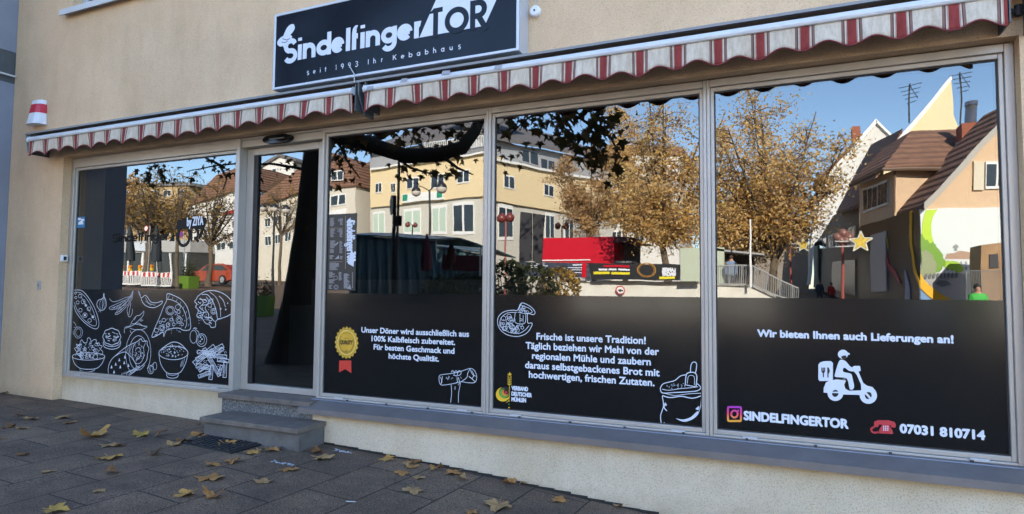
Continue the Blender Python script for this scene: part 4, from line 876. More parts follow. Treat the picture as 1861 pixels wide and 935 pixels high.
# ---- menu poster on the pane beside the door
CM = (590, 380, 5.845)
d = Trace(-.003, CM)
p0, p1 = d.p(40, 75), d.p(333, 868)
ms = thing('menu_poster', 'tall dark menu sheet with white logo and price columns on the pane beside the door', 'poster', (p0[0], -.002, p1[1]))
b = MB(); b.box(p0[0], d.p(336, 300)[0], -.003, -.0013, p1[1]+.0, p0[1]+.012); b.build('sheet', mat('menu_black', (.018, .015, .015), .4), ms)
R = random.Random(11); M_GREYP = mat('grey_print', (.30, .28, .28), .6)
d = Trace(-.0034, CM, 1e-5)
def block(x0, x1, y0, y1, step=9, w=.0042, ragged=True):
    y = y0
    while y < y1: d.line([(x0, y), (x1-(R.random()*.45*(x1-x0) if ragged else 0), y)], w, sm=False); y += step
block(58, 110, 100, 182); block(60, 112, 215, 300); block(58, 115, 340, 415); block(55, 112, 428, 470); block(52, 105, 495, 540); block(52, 158, 575, 650); block(48, 110, 672, 735); block(46, 112, 752, 790); block(44, 84, 810, 855)
block(165, 195, 105, 175, 9, .004); block(160, 196, 215, 300, 9, .004); block(158, 194, 345, 470, 11, .004); block(165, 192, 505, 540); block(150, 188, 675, 760); block(204, 268, 690, 848, 8, .0045)
block(292, 302, 680, 845, 13, .006, False)
for x, y, r in [(155, 120, 10), (150, 232, 12), (140, 590, 12), (118, 732, 20), (122, 832, 24), (122, 832, 14)]: d.circ(x, y, r, .004)
d.poly([(105, 385), (140, 352), (150, 360), (118, 392)]); d.poly([(108, 535), (150, 492), (158, 528)]); d.poly([(240, 850), (270, 800), (285, 855)])
d.mb.mi = 1; d.line([(222, 78), (222, 640)], .004, sm=False); d.line([(55, 205), (195, 205)], .003, sm=False); d.line([(55, 562), (190, 562)], .003, sm=False)
d.mb.build('menu_columns', [M_GREYP, mat('tan_line', (.35, .24, .14), .5)], ms)
d = Trace(-.0042, CM); d.poly([(280, 445), (312, 470), (308, 615), (246, 580)]); d.poly(smooth([(240, 130), (250, 112), (278, 95), (272, 112), (302, 122), (300, 142), (262, 140)], True)); d.mb.build('slanted_panel', M_PRINT, ms)
def vtext(body, x, ya, yb, cap, m, yy):            # written from top to bottom
    A, B = d.p(x, ya), d.p(x, yb); return text(body, A, B, cap, yy, m, ms, 'lettering', .0035)
vtext('Sindelfinger', 238, 128, 462, .085, M_PRINT, -.0043); vtext('TOR', 240, 462, 565, .09, M_PRINT, -.0046)

# ================================================================ STEPS, MAT, NEIGHBOUR
M_GRAN = mat('granite', (.16, .155, .15), .7)
t, b_, L = nodes_of(M_GRAN); tc = add(t, 'ShaderNodeTexCoord'); n = add(t, 'ShaderNodeTexVoronoi'); n.inputs['Scale'].default_value = 95; L.new(tc.outputs['Object'], n.inputs['Vector'])
r = add(t, 'ShaderNodeValToRGB'); r.color_ramp.interpolation = 'CONSTANT'
for i_, (p_, c_) in enumerate([(0, (.075, .074, .072)), (.35, (.115, .112, .108)), (.68, (.19, .185, .18))]):
    e_ = r.color_ramp.elements[i_] if i_ < 2 else r.color_ramp.elements.new(p_)
    e_.position = p_; e_.color = (*c_, 1)
sep = add(t, 'ShaderNodeSeparateColor'); L.new(n.outputs['Color'], sep.inputs[0]); L.new(sep.outputs[0], r.inputs['Fac']); L.new(r.outputs['Color'], b_.inputs['Base Color'])
M_SLAB = mat('stone_tread', (.13, .105, .086), .6, var=.35, vs_=9, bump=.3, bs=90)
stp = thing('entrance_steps', 'two grey granite steps with slate treads in front of the shop door', 'steps', (-4.1, -.3, .3))
b = MB(); b.box(-4.64, -3.585, -.47, -.17, -.2, Z(-1.152)); b.build('riser', mat('dark_riser', (.115, .105, .095), .8, var=.3, vs_=7, bump=.4, bs=70), stp)
b = MB(); b.box(-4.665, -3.57, -.505, -.165, Z(-1.15), Z(-1.108)); bevel(b.build('tread', M_SLAB, stp), .005)
b = MB(); b.box(-4.798, -3.722, -.155, .25, -.1, Z(-1.003)); b.build('riser', M_GRAN, stp)
b = MB(); b.box(-4.798, -3.722, -.205, .05, Z(-1.001), Z(-.957)); bevel(b.build('tread', M_SLAB, stp), .004)
# rubber mat with studs
P = [GP(*p) for p in ((330, 806), (420, 826), (484, 807), (386, 788))]
mt = thing('doormat', 'black rubber doormat on the pavement below the lower step', 'doormat', P[0])
b = MB()
A, B, C_, D_ = [p+Vector((0, 0, .002)) for p in P]; up = Vector((0, 0, .012))
b.prism([A, B, C_, D_], up); bevel(b.build('rubber_base', mat('mat_rubber', (.012, .012, .013), .6), mt), .003)
b = MB()
for i in range(1, 16):
    for j in range(1, 12):
        u, v = i/16, j/12; q = (A*(1-u)+D_*u)*(1-v)+(B*(1-u)+C_*u)*v + up
        if (i+j) % 2 == 0: b.box(q.x-.016, q.x+.016, q.y-.016, q.y+.016, q.z-.001, q.z+.007)
b.build('studs', mat('mat_studs', (.022, .022, .024), .5), mt)
# neighbouring grey building, projecting towards the square
nb = thing('neighbour_building', 'blue-grey rendered neighbour house projecting beside the cream shop wall', 'building', (-8.41, -1.2, .3))
b = MB(); b.box(-30, -8.405, -1.30, 8, -.4, Z(2.42)); b.box(-30, -8.405, -1.30, 8, Z(2.80), Z(6.6)); b.build('wall', mat('grey_blue_render', (.22, .235, .28), .85, var=.1, vs_=1.5, bump=.3, bs=60), nb)
b = MB(); b.box(-30, -8.412, -1.29, 8, Z(2.42), Z(2.80)); b.build('fascia_band', mat('fascia_grey', (.075, .08, .085), .7, var=.2), nb)
b = MB(); b.tube([(-8.36, -1.32, Z(2.50)), (-8.36, -.14, Z(2.50))], .012, 8); b.build('conduit', mat('conduit_white', (.55, .55, .55), .5), nb)
b = MB(); b.prism([(-30, -1.6, Z(6.6)), (-30, 8, Z(6.6)), (-30, 3.2, Z(9.5))], (21.4, 0, 0)); b.build('roof', MATS['shop_roof'], nb)
b = MB(); b.box(-14, -9, -1.34, -1.301, Z(-.9), Z(1.9)); b.build('shop_front', mat('neighbour_glass', (.03, .03, .035), .08), nb)

# ================================================================ FALLEN LEAVES
def leaf_mesh(seed, curl, fold):
    R = random.Random(seed)
    tips = [(-1.75, .62), (-.95, .95), (-.48, .52), (0, 1.12), (.48, .52), (.95, .95), (1.75, .62)]
    pr = [(math.pi, .12)]
    ang = [(-2.8, .36), (-2.45, .70), (-2.2, .62), (-1.95, .55), (-1.6, .85), (-1.32, 1.0), (-1.12, .78), (-.85, .84), (-.62, .62), (-.35, .86), (-.18, .9), (0, 1.12), (.18, .9), (.35, .86), (.62, .62), (.85, .84), (1.12, .78), (1.32, 1.0), (1.6, .85), (1.95, .55), (2.2, .62), (2.45, .70), (2.8, .36)]
    P = [(0, 0)] + [(math.sin(a)*r*R.uniform(.86, 1.1), math.cos(a)*r*R.uniform(.86, 1.1)) for a, r in ang]
    n = len(ang); V = []; F = []
    def zf(x, y):
        rr = math.hypot(x, y); a = math.atan2(x, y)
        return curl*rr*rr*(.75+.5*math.sin(2*a+seed))+fold*abs(x)*.9+.10*math.sin(4*a+seed*1.7)*rr*rr+.05*math.sin(9*a+seed)*rr*rr
    for k in range(4):                     # rings
        s_ = [.02, .38, .72, 1][k]
        for (x, y) in P[1:]: V.append((x*s_, y*s_, zf(x*s_, y*s_)))
    for k in range(3):
        for i in range(n-1): F.append((k*n+i, k*n+i+1, (k+1)*n+i+1, (k+1)*n+i))
    F.append(tuple(range(n)))
    i0 = len(V)                            # stalk
    for (y, z) in ((0, .01), (-.35, .05), (-.75, .14)):
        V += [(-.018, y, z), (.018, y, z), (0, y, z+.03)]
    for k in range(2):
        for j in range(3): F.append((i0+k*3+j, i0+k*3+(j+1) % 3, i0+(k+1)*3+(j+1) % 3, i0+(k+1)*3+j))
    zmin = min(v[2] for v in V)
    me = bpy.data.meshes.new('fallen_leaf'); me.from_pydata([(x*.5, y*.5, (z-zmin)*.5) for x, y, z in V], [], F); me.update(); return me
def leaf_mat(name, c, c2):
    m = mat(name, c, .75, c2=c2, vs_=4.0, bump=.5, bs=9, spec=.25); return m
LM = {'brown': leaf_mat('leaf_brown', (.24, .115, .04), (.12, .055, .022)), 'tan': leaf_mat('leaf_tan', (.40, .25, .11), (.24, .13, .055)), 'ochre': leaf_mat('leaf_ochre', (.42, .21, .065), (.25, .11, .035)),
      'yellow': leaf_mat('leaf_yellow', (.48, .275, .07), (.30, .145, .04)), 'green': leaf_mat('leaf_green', (.40, .27, .06), (.27, .15, .035)), 'grey': leaf_mat('leaf_grey', (.2, .14, .09), (.12, .075, .045))}
LEAF = {}
def leaf(px, py, wpx, hue, label, shape=0):
    q = GP(px, py); dist = (q-Vector((0, -S, ZC))).length; size = wpx/FPX*dist*.98
    R = random.Random(int(px*7+py)); var = R.randrange(5)
    key = (hue, shape, var)
    if key not in LEAF:
        curl, fold = [(.13, .09), (.42, .30), (.05, .03)][shape]
        me = leaf_mesh(var*3+shape+1, curl*(1 if var % 2 else -.55 if shape != 2 else .6), fold); me.materials.append(LM[hue]); LEAF[key] = me
    o = bpy.data.objects.new('fallen_leaf', LEAF[key]); col.objects.link(o)
    o.location = q+Vector((0, 0, .003)); o.rotation_euler = (R.uniform(-.12, .12), R.uniform(-.12, .12), R.uniform(0, 6.28)); o.scale = (size, size*R.uniform(.85, 1.1), size*R.uniform(.8, 1.3))
    ORG[o.name] = o.location.copy(); tag(o, label, 'leaf', 'fallen leaves on the pavement')
A5 = (0, 690, 3.0016); B5 = (520, 690, 3.209)
def L5(x, y, w_, hue, label, shape=0): leaf(x/A5[2], 690+y/A5[2], w_*.98/A5[2], hue, label, shape)
def L6(x, y, w_, hue, label, shape=0): leaf(520+x/B5[2], 690+y/B5[2], w_*.98/B5[2], hue, label, shape)
L5(30, 82, 40, 'brown', 'dark brown curled leaf against the wall foot at the far left', 1)
L5(158, 168, 22, 'tan', 'tiny tan leaf alone below the left wall corner', 2)
L5(98, 200, 52, 'brown', 'upright brown leaf at the top left of the pavement', 1)
L5(162, 222, 75, 'tan', 'tan spread leaf beside the upright brown leaf at upper left', 0)
L5(352, 212, 85, 'tan', 'tan lifted leaf, upper of the pair below the left window', 0)
L5(384, 240, 72, 'ochre', 'ochre leaf, lower of the pair below the left window', 0)
L5(14, 266, 42, 'brown', 'brown flat leaf cut off beside the row of three at far left', 0)
L5(68, 262, 50, 'brown', 'brown leaf in the middle of the row of three at far left', 1)
L5(126, 268, 66, 'tan', 'tan flat leaf at the right end of the row of three at far left', 2)
L5(6, 326, 40, 'ochre', 'ochre leaf lying below the row of three at far left', 0)
L5(502, 312, 140, 'yellow', 'big crumpled yellow leaf left of the doormat', 1)
L5(758, 308, 112, 'green', 'flat yellow-green leaf between the big yellow leaf and the doormat', 2)
L5(888, 308, 72, 'brown', 'curled rust-brown leaf right of the flat green one', 1)
L5(1080, 248, 34, 'brown', 'small brown leaf at the left foot of the lower step', 1)
L5(1085, 300, 100, 'ochre', 'ochre leaf on the far edge of the doormat by the step', 0)
L5(1028, 338, 110, 'grey', 'greyish flat leaf on the left part of the doormat', 0)
L5(940, 360, 90, 'tan', 'tan leaf lying at the left corner of the doormat', 0)
L5(1112, 324, 76, 'ochre', 'ochre leaf in the middle of the doormat', 0)
L5(1232, 360, 122, 'yellow', 'large yellow leaf on the right half of the doormat', 0)
L5(1292, 378, 88, 'ochre', 'rusty ochre leaf at the near edge of the doormat', 0)
L5(1350, 357, 50, 'brown', 'small brown leaf at the right corner of the doormat', 2)
L5(1368, 404, 78, 'yellow', 'yellow leaf just right of the doormat', 0)
L5(1478, 388, 88, 'ochre', 'ochre leaf in front of the lower step, left of two', 0)
L5(1552, 376, 74, 'brown', 'curled brown leaf in front of the lower step, right of two', 1)
L5(600, 364, 110, 'tan', 'tan leaf below the big yellow leaf, left of a touching pair', 0)
L5(655, 362, 62, 'brown', 'brown leaf below the big yellow leaf, right of a touching pair', 0)
L5(592, 430, 132, 'yellow', 'narrow yellow leaf under the touching pair', 2)
L5(830, 416, 86, 'grey', 'grey-brown drooping leaf by itself left of the doormat', 1)
L5(128, 411, 62, 'brown', 'brown leaf alone in the left part of the pavement', 0)
L5(272, 505, 84, 'tan', 'thin flat tan leaf left of the rust mound leaf', 2)
L5(600, 514, 92, 'brown', 'rust-brown leaf folded up like a small mound', 1)
L5(1150, 470, 92, 'ochre', 'ochre leaf below the doormat, left of two', 0)
L5(1266, 450, 104, 'ochre', 'ochre leaf below the doormat, right of two', 0)
L5(1142, 546, 160, 'ochre', 'wide ochre leaf with spread lobes in the middle of the pavement', 0)
L5(1020, 626, 142, 'yellow', 'broad yellow leaf at the bottom, left of two', 0)
L5(1166, 640, 122, 'ochre', 'arched ochre leaf at the bottom, right of two', 1)
L5(1576, 500, 108, 'ochre', 'ochre leaf right of the white splash on the pavement', 0)
L5(1436, 563, 106, 'tan', 'tan leaf below the white splash on the pavement', 0)
L5(538, 610, 76, 'tan', 'small tan flat leaf low in the left part', 2)
L5(288, 720, 128, 'green', 'green-yellow leaf cut by the bottom edge at left', 0)
L5(1738, 398, 84, 'brown', 'dark brown crumpled leaf at the corner of step and plinth', 1)
L5(1750, 432, 130, 'tan', 'long tan leaf just below the crumpled one at the plinth corner', 2)
L6(600, 465, 118, 'yellow', 'yellow leaf touching the foot of the long plinth', 0)
L6(742, 492, 104, 'brown', 'brown leaf on top of the heap of three by the plinth', 0)
L6(738, 518, 84, 'ochre', 'ochre leaf in the heap of three by the plinth', 0)
L6(678, 548, 108, 'ochre', 'ochre leaf at the left front of the heap by the plinth', 0)
L6(775, 572, 86, 'tan', 'thin tan leaf flat in front of the heap by the plinth', 2)
L6(868, 525, 76, 'ochre', 'rusty leaf standing against the plinth right of the heap', 1)
L6(985, 548, 128, 'ochre', 'reddish leaf lying along the plinth, upper of two', 0)
L6(1020, 585, 92, 'tan', 'folded tan leaf below the reddish one by the plinth', 1)
L6(740, 650, 140, 'tan', 'flat tan leaf out on the slabs below the heap', 0)
L6(1312, 606, 110, 'ochre', 'ochre leaf with dark tips at the plinth, left of two', 1)
L6(1392, 616, 74, 'tan', 'tan torn leaf at the plinth, right of two', 1)
L6(1236, 742, 190, 'tan', 'biggest leaf, wrinkled tan, at the bottom centre', 0)
L6(1582, 706, 112, 'ochre', 'rusty leaf with a stalk alone near the plinth', 0)
L6(1075, 780, 104, 'ochre', 'ochre leaf cut by the bottom edge beside the biggest leaf', 0)
L6(1950, 740, 110, 'tan', 'pale tan leaf at the plinth by the bottom edge, left of two', 0)
L6(2130, 780, 90, 'brown', 'brown leaf cut by the bottom edge at the far right, by the plinth', 0)
L5(1180, 300, 60, 'brown', 'brown leaf tucked under the front of the lower step above the doormat', 1)
L5(985, 345, 66, 'brown', 'dark leaf overlapping the left border of the doormat', 1)
L5(1420, 395, 58, 'tan', 'small tan leaf between the yellow one and the ochre one by the step', 1)
L6(700, 505, 66, 'tan', 'small tan leaf behind the heap by the plinth', 1)
L6(905, 515, 52, 'brown', 'little brown scrap of leaf against the plinth', 1)
L6(1345, 592, 62, 'brown', 'brown leaf behind the pair at the plinth', 1)
# litter: paper strip, white splash
q = GP(636, 914); b = MB(); b.prism([q+Vector((-.03, -.004, .004)), q+Vector((.03, .014, .004)), q+Vector((.03, .022, .004)), q+Vector((-.03, .004, .004))], (0, 0, .002))
tag(b.build('paper_strip', M_WHITE, origin=q), 'thin white paper strip on the slabs below the long plinth', 'litter')
def splash(px, py, n, sx, sy, seed, label):
    q = GP(px, py); R = random.Random(seed); b = MB()
    for k_ in range(n):
        x, y = q.x+R.gauss(0, sx), q.y+R.gauss(0, sy); r = R.uniform(.004, .015); m_ = 7
        b.face([(x+r*math.cos(6.283*i/m_)*R.uniform(.6, 1.3), y+r*math.sin(6.283*i/m_)*R.uniform(.5, 1), gz(x, y)+.0035+.00004*k_) for i in range(m_)])
    tag(b.build('flour_spill', mat('flour_white', (.55, .57, .6), .9), origin=q), label, 'spill')
splash(513, 843, 26, .05, .012, 1, 'white powdery splash on the slabs in front of the lower step')
splash(622, 821, 34, .06, .012, 2, 'white powdery spill along the corner of the long plinth')
# ================================================================ THE SQUARE BEHIND THE CAMERA (seen in the glass)
def away(plane):
    (x0, Y0), (dx, dy) = plane; n = (-dy, dx)
    if n[0]*x0+n[1]*Y0 < 0: n = (dy, -dx)
    l = math.hypot(*n); return (n[0]/l, n[1]/l)
def off(plane, d):
    n = away(plane); (x0, Y0), dr = plane; return ((x0+n[0]*d, Y0+n[1]*d), dr)
def crop(c): return lambda x, y: (c[0]+x/c[2], c[1]+y/c[2])
def rprism(mb, pts, plane, t):
    n = away(plane); mb.prism([RPL(x, y, plane) for x, y in pts], (n[0]*t, -n[1]*t, 0))
def flat(Y): return ((0, Y), (1, 0))
M_PANE = mat('window_pane', (.03, .04, .05), .06); M_FRAME = mat('white_window_frame', (.7, .7, .68), .5)
M_TILE = mat('clay_roof_tiles', (.26, .135, .085), .85, c2=(.14, .075, .052), vs_=3.5)
t, b_, L = nodes_of(M_TILE); tc = add(t, 'ShaderNodeTexCoord'); wv = add(t, 'ShaderNodeTexWave', bands_direction='Z'); wv.inputs['Scale'].default_value = 1.1
L.new(tc.outputs['Object'], wv.inputs['Vector']); bp = add(t, 'ShaderNodeBump'); bp.inputs['Strength'].default_value = .8; bp.inputs['Distance'].default_value = .08; L.new(wv.outputs['Fac'], bp.inputs['Height']); L.new(bp.outputs['Normal'], b_.inputs['Normal'])
def rwin(parent, plane, pts, inset=.14, m=M_FRAME, pm=None, bars=1):
    P = [Vector(p) for p in pts]; c = sum(P, Vector((0, 0)))/len(P)
    mb = MB(); rprism(mb, pts, off(plane, -.07), .066); fr = mb.build('window', m, parent)
    lp, rp = (P[0], P[3]), (P[1], P[2]); lerp = lambda a, b, u: a+(b-a)*u
    mb = MB()
    n = bars+1
    for k_ in range(n):
        u0, u1 = (k_+inset*.7)/n, (k_+1-inset*.7)/n
        q = [lerp(lerp(P[0], P[1], u0), lerp(P[3], P[2], u0), .1), lerp(lerp(P[0], P[1], u1), lerp(P[3], P[2], u1), .1), lerp(lerp(P[0], P[1], u1), lerp(P[3], P[2], u1), .9), lerp(lerp(P[0], P[1], u0), lerp(P[3], P[2], u0), .9)]
        rprism(mb, q, off(plane, -.085), .012)
    mb.build('pane', pm or M_PANE, fr); return fr
def rpart(name, parent, m, items, t=.3):
    mb = MB()
    for pts, plane in items: rprism(mb, pts, plane, t)
    return mb.build(name, m, parent)

# ---- yellow corner building
yb = thing('corner_building', 'yellow corner building with grey attic and white shop columns across the square', 'building', (-22, S-46, .9))
CB = (-.4905*45, 45); PA = (CB, (.39, 1)); PB = (CB, (-.9916, .129))
z8 = crop((890, 170, 2.3975)); z5 = crop((600, 200, 4.25)); z6 = crop((590, 200, 2.597))
M_YEL = mat('yellow_render', (.66, .53, .32), .9, var=.06); M_GRD = mat('pale_stone', (.5, .48, .42), .8, var=.08); M_ATT = mat('attic_metal', (.30, .31, .33), .6)
lA = lambda x, y0, s: (x, y0+(x-887)*s)
lB = lambda x, y0, s: (x, y0+(x-881)*s)
rpart('wall', yb, M_YEL, [([lA(887, 288, .204), lA(1112, 288, .204), lA(1112, 363.5, .162), lA(887, 363.5, .162)], PA), ([lB(672, 277.6, -.150), lB(884, 277.6, -.150), lB(884, 356.5, -.101), lB(672, 356.5, -.101)], PB)], 7)
rpart('shop_storey', yb, M_GRD, [([lA(887, 364, .162), lA(1112, 364, .162), (1112, 540), (887, 540)], off(PA, .25)), ([lB(672, 357, -.101), lB(884, 357, -.101), (884, 540), (672, 540)], off(PB, .25))], 7)
rpart('attic', yb, M_ATT, [([lA(887, 254, .19), lA(1112, 254, .19), lA(1112, 288, .204), lA(887, 288, .204)], off(PA, .8)), ([lB(672, 243, -.18), lB(884, 243, -.18), lB(884, 277.6, -.150), lB(672, 277.6, -.150)], off(PB, .8))], 6)
rpart('cornice', yb, M_FRAME, [([lA(887, 285, .204), lA(1112, 285, .204), lA(1112, 289, .204), lA(887, 289, .204)], off(PA, -.3)), ([lB(672, 275.5, -.150), lB(884, 275.5, -.150), lB(884, 278.5, -.150), lB(672, 278.5, -.150)], off(PB, -.3))], .6)
mb = MB()
e0, e1 = RPL(*lA(884, 252, .19), off(PA, .2)), RPL(*lA(1112, 252, .19), off(PA, .2)); nA = away(PA); nB = away(PB)
mb.prism([e0, e1, e1+Vector((nA[0]*6, -nA[1]*6, 3.2)), e0+Vector((nA[0]*6, -nA[1]*6, 3.2))], (0, 0, .3))
e0, e1 = RPL(*lB(890, 241, -.18), off(PB, .2)), RPL(*lB(665, 241, -.18), off(PB, .2))
mb.prism([e0, e1, e1+Vector((nB[0]*6, -nB[1]*6, 3.2)), e0+Vector((nB[0]*6, -nB[1]*6, 3.2))], (0, 0, .3))
mb.build('roof', mat('slate_roof', (.13, .12, .12), .7, var=.2), yb)
for q in ([(62, 353), (112, 362), (112, 422), (62, 412)], [(236, 390), (280, 402), (280, 457), (236, 446)]): rwin(yb, PA, [z8(*p) for p in q])
for q in ([(140, 240), (215, 257), (215, 318), (140, 302)], [(222, 278), (285, 292), (285, 338), (222, 324)]): rwin(yb, off(PA, .8), [z8(*p) for p in q], m=M_ATT)
M_GP = mat('greenish_blind', (.42, .52, .42), .5)
for q in ([(40, 480), (100, 490), (100, 640), (40, 640)], [(245, 520), (282, 526), (282, 640), (245, 640)], [(330, 540), (365, 546), (365, 640), (330, 640)]): rwin(yb, off(PA, .25), [z8(*p) for p in q])
for q in ([(975, 468), (1080, 455), (1080, 565), (975, 577)], [(780, 502), (880, 489), (880, 600), (780, 613)], [(585, 525), (680, 513), (680, 600), (585, 612)], [(470, 560), (503, 556), (503, 640), (470, 644)], [(350, 565), (397, 559), (397, 640), (350, 646)]): rwin(yb, PB, [z5(*p) for p in q])
for i, q in enumerate(([(950, 720), (1105, 705), (1105, 960), (950, 960)], [(785, 740), (900, 728), (900, 960), (785, 960)], [(570, 770), (700, 757), (700, 960), (570, 960)], [(330, 790), (420, 780), (420, 960), (330, 960)])): rwin(yb, off(PB, .25), [z5(*p) for p in q], pm=None if i == 0 else M_GP)
sg = rpart('sign_board', yb, M_FRAME, [([z5(*p) for p in [(552, 650), (872, 622), (872, 690), (552, 720)]], off(PB, -.15))], .14)
rpart('green_field', sg, mat('sign_green', (.02, .25, .14), .5), [([z5(*p) for p in [(558, 655), (592, 652), (592, 700), (558, 704)]], off(PB, -.17)), ([z5(*p) for p in [(825, 632), (862, 628), (862, 674), (825, 678)]], off(PB, -.17))], .015)
mb = MB()
for k_ in range(34):
    x = 770+k_*3.3; a, c_ = RPL(x, 262-(x-770)*.13, off(PB, -.25)), RPL(x, 282-(x-770)*.14, off(PB, -.25)); mb.tube([a, c_], .035, 4)
mb.tube([RPL(770, 261, off(PB, -.25)), RPL(882, 246.5, off(PB, -.25))], .05, 5)
mb.build('balcony_railing', M_FRAME, yb)
# ---- white houses left of it
wh = thing('narrow_house', 'narrow plain white house squeezed beside the yellow corner building', 'building', RP(660, 520, 49))
rpart('wall', wh, mat('white_render', (.56, .54, .49), .9, var=.05), [([(646, 322), (673, 300), (673, 540), (646, 540)], flat(49))], 6)
rpart('roof', wh, M_TILE, [([(643, 324), (676, 297), (676, 290), (643, 316)], flat(48.6))], 6.6)
wi = rwin(wh, flat(49), [(655, 410), (666, 409), (666, 440), (655, 441)])
lh = thing('old_house', 'cream house with a brown mansard roof seen at the left of the menu window', 'building', RP(620, 520, 46))
rpart('wall', lh, mat('cream_render', (.55, .51, .43), .9, var=.05), [([(570, 346), (647, 338), (647, 540), (570, 540)], flat(46))], 6)
rpart('roof', lh, M_TILE, [([(568, 346), (648, 338), (640, 296), (600, 276), (572, 290)], flat(45.8))], 6)
for q in ([(602, 312), (624, 308), (624, 328), (602, 330)], [(600, 356), (628, 352), (628, 372), (600, 375)]): rwin(lh, flat(45.7 if q[0][1] < 340 else 46), q)
rpart('fascia_sign', lh, M_FRAME, [([(590, 384), (630, 379), (630, 391), (590, 396)], flat(45.9))], .1)
# ---- white block behind the trees
bk = thing('apartment_block', 'white apartment block with balconies half hidden behind the golden trees', 'building', RP(1150, 500, 64))
M_WB = mat('bright_render', (.62, .61, .58), .9, var=.04)
rpart('wall', bk, M_WB, [([(1060, 305), (1100, 282), (1235, 286), (1235, 540), (1060, 540)], flat(64))], 9)
rpart('roof', bk, M_TILE, [([(1055, 306), (1100, 278), (1240, 282), (1240, 268), (1105, 262)], flat(63.8))], 9)
for r_ in range(4):
    for c_ in range(4): x, y = 1072+c_*40, 318+r_*34; rwin(bk, flat(64), [(x, y), (x+18, y), (x+18, y+20), (x, y+20)])
# ---- mural house
z4 = crop((1280, 90, 1.9897))
ax = lambda px: (lambda d: d.x/d.y)(ray(px, 500))
CC = (ax(1672)*24, 24.0); E1 = (.9755, .2198); E2 = (-.2198, .9755); PG = (CC, E1); PL = (CC, E2)
mh = thing('mural_house', 'peach gabled house with clay roofs and a big printed mural around its ground floor', 'building', Vector((CC[0]+2, S-CC[1]-2, .3)))
M_PEACH = mat('peach_render', (.60, .43, .28), .9, var=.06)
Z4 = lambda L_: [z4(*p) for p in L_]
rpart('wall', mh, M_PEACH, [(Z4([(779, 578), (1160, 187), (1540, 560), (1540, 1020), (779, 1005)]), PG)], 5.2)
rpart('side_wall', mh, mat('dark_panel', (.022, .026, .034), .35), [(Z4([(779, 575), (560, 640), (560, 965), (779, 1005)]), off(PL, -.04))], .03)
Qx, Qy = None, None
q = RPL(*z4(685, 500), PL); PQ = ((q.x, S-q.y), E1)
rpart('upper_wall', mh, M_PEACH, [(Z4([(560, 490), (685, 436), (685, 604), (562, 642)]), off(PL, -.004)), (Z4([(686, 436), (940, 430), (940, 640), (686, 640)]), PQ)], 3)
for q4 in ([(572, 502), (622, 484), (622, 576), (573, 592)], [(624, 482), (656, 470), (656, 562), (624, 575)]): rwin(mh, off(PL, -.004), Z4(q4), bars=2)
mb = MB()                                 # front roof
o_ = off(PL, -.35)
n2 = away(PG)
A0 = RPL(*z4(795, 577), off(PG, -.25)); A1 = RPL(*z4(1160, 183), off(PG, -.25)); back = Vector((E2[0]*4.6, -E2[1]*4.6, 0)); 
B0 = RPL(*z4(655, 613), off(PL, -.2)); dv = Vector((E2[0], -E2[1], 0)); Lr = (B0-A0).dot(dv)
mb.prism([A0, A1, A1+dv*Lr, A0+dv*Lr], (0, 0, .16))
A2 = RPL(*z4(1545, 565), off(PG, -.25)); mb.prism([A2, A2+dv*Lr, A1+dv*Lr, A1], (0, 0, .16))
rf = mb.build('roof', M_TILE, mh)
mb = MB(); mb.prism([A0-dv*.03+Vector((0, 0, -.05)), A1-dv*.03+Vector((0, 0, -.05)), A1-dv*.03+Vector((0, 0, .2)), A0-dv*.03+Vector((0, 0, .2))], -dv*.06); mb.build('verge', mat('weathered_verge', (.4, .38, .34), .8), mh)
rwin(mh, PG, Z4([(1018, 402), (1100, 402), (1100, 506), (1018, 506)]), bars=1)
rpart('shutter', mh, mat('shutter_cream', (.6, .54, .42), .7), [(Z4([(974, 402), (1012, 402), (1012, 510), (974, 510)]), off(PG, -.08))], .06)
# hip roof over the upper part
E_l, E_c, E_r = RPL(*z4(533, 488), off(PL, -.4)), RPL(*z4(650, 430), off(PL, -.4)), RPL(*z4(960, 428), off(PQ, -.4))
yq = S-E_c.y
R_l, R_r = RP(*z4(750, 305), yq+3.2), RP(*z4(1010, 298), yq+4.2)
mb = MB(); mb.prism([E_c, E_r, R_r, R_l], (0, 0, .12)); mb.prism([E_l, E_c, R_l, R_l+Vector((-.6, -3, 0))], (0, 0, .12)); mb.build('hip_roof', M_TILE, mh)
mb = MB(); mb.tube([E_l+Vector((-.05, .05, -.05)), E_c+Vector((-.05, .05, -.05)), E_r+Vector((0, .05, -.05))], .07, 6); mb.tube([RPL(*z4(686, 436), off(PQ, -.1)), RPL(*z4(683, 590), off(PQ, -.1))], .05, 6); mb.build('gutter', mat('gutter_brown', (.12, .075, .05), .5), mh)
# mural on the gable side
MU = off(PG, -.10)
mu = rpart('mural_panel', mh, mat('mural_white', (.62, .67, .66), .6), [(Z4([(781, 577), (1300, 568), (1300, 1015), (781, 1003)]), MU)], .09)
def mpaint(name, m, polys, d=-.115):
    return rpart(name, mu, m, [(Z4(p), off(PG, d)) for p in polys], .012)
def band(P0, P1): return P0+P1[::-1]
def jag(P, n, amp, seed):
    R_ = random.Random(seed); out = []
    for (a_, b__) in zip(P, P[1:]+P[:1]):
        for k_ in range(n): u = k_/n; out.append((a_[0]+(b__[0]-a_[0])*u+R_.uniform(-amp, amp)*(k_ > 0), a_[1]+(b__[1]-a_[1])*u+R_.uniform(-amp, amp)*(k_ > 0)))
    return out
mpaint('green_arc', mat('mural_lime', (.42, .62, .02), .5), [smooth([(806, 579), (792, 620), (787, 660), (789, 700)])+smooth([(830, 700), (820, 660), (826, 615), (843, 579)])], -.118)
mpaint('printed_square', mat('mural_grey', (.33, .34, .34), .6), [[(782, 812), (968, 806), (968, 950), (930, 935), (840, 880)]], -.112)
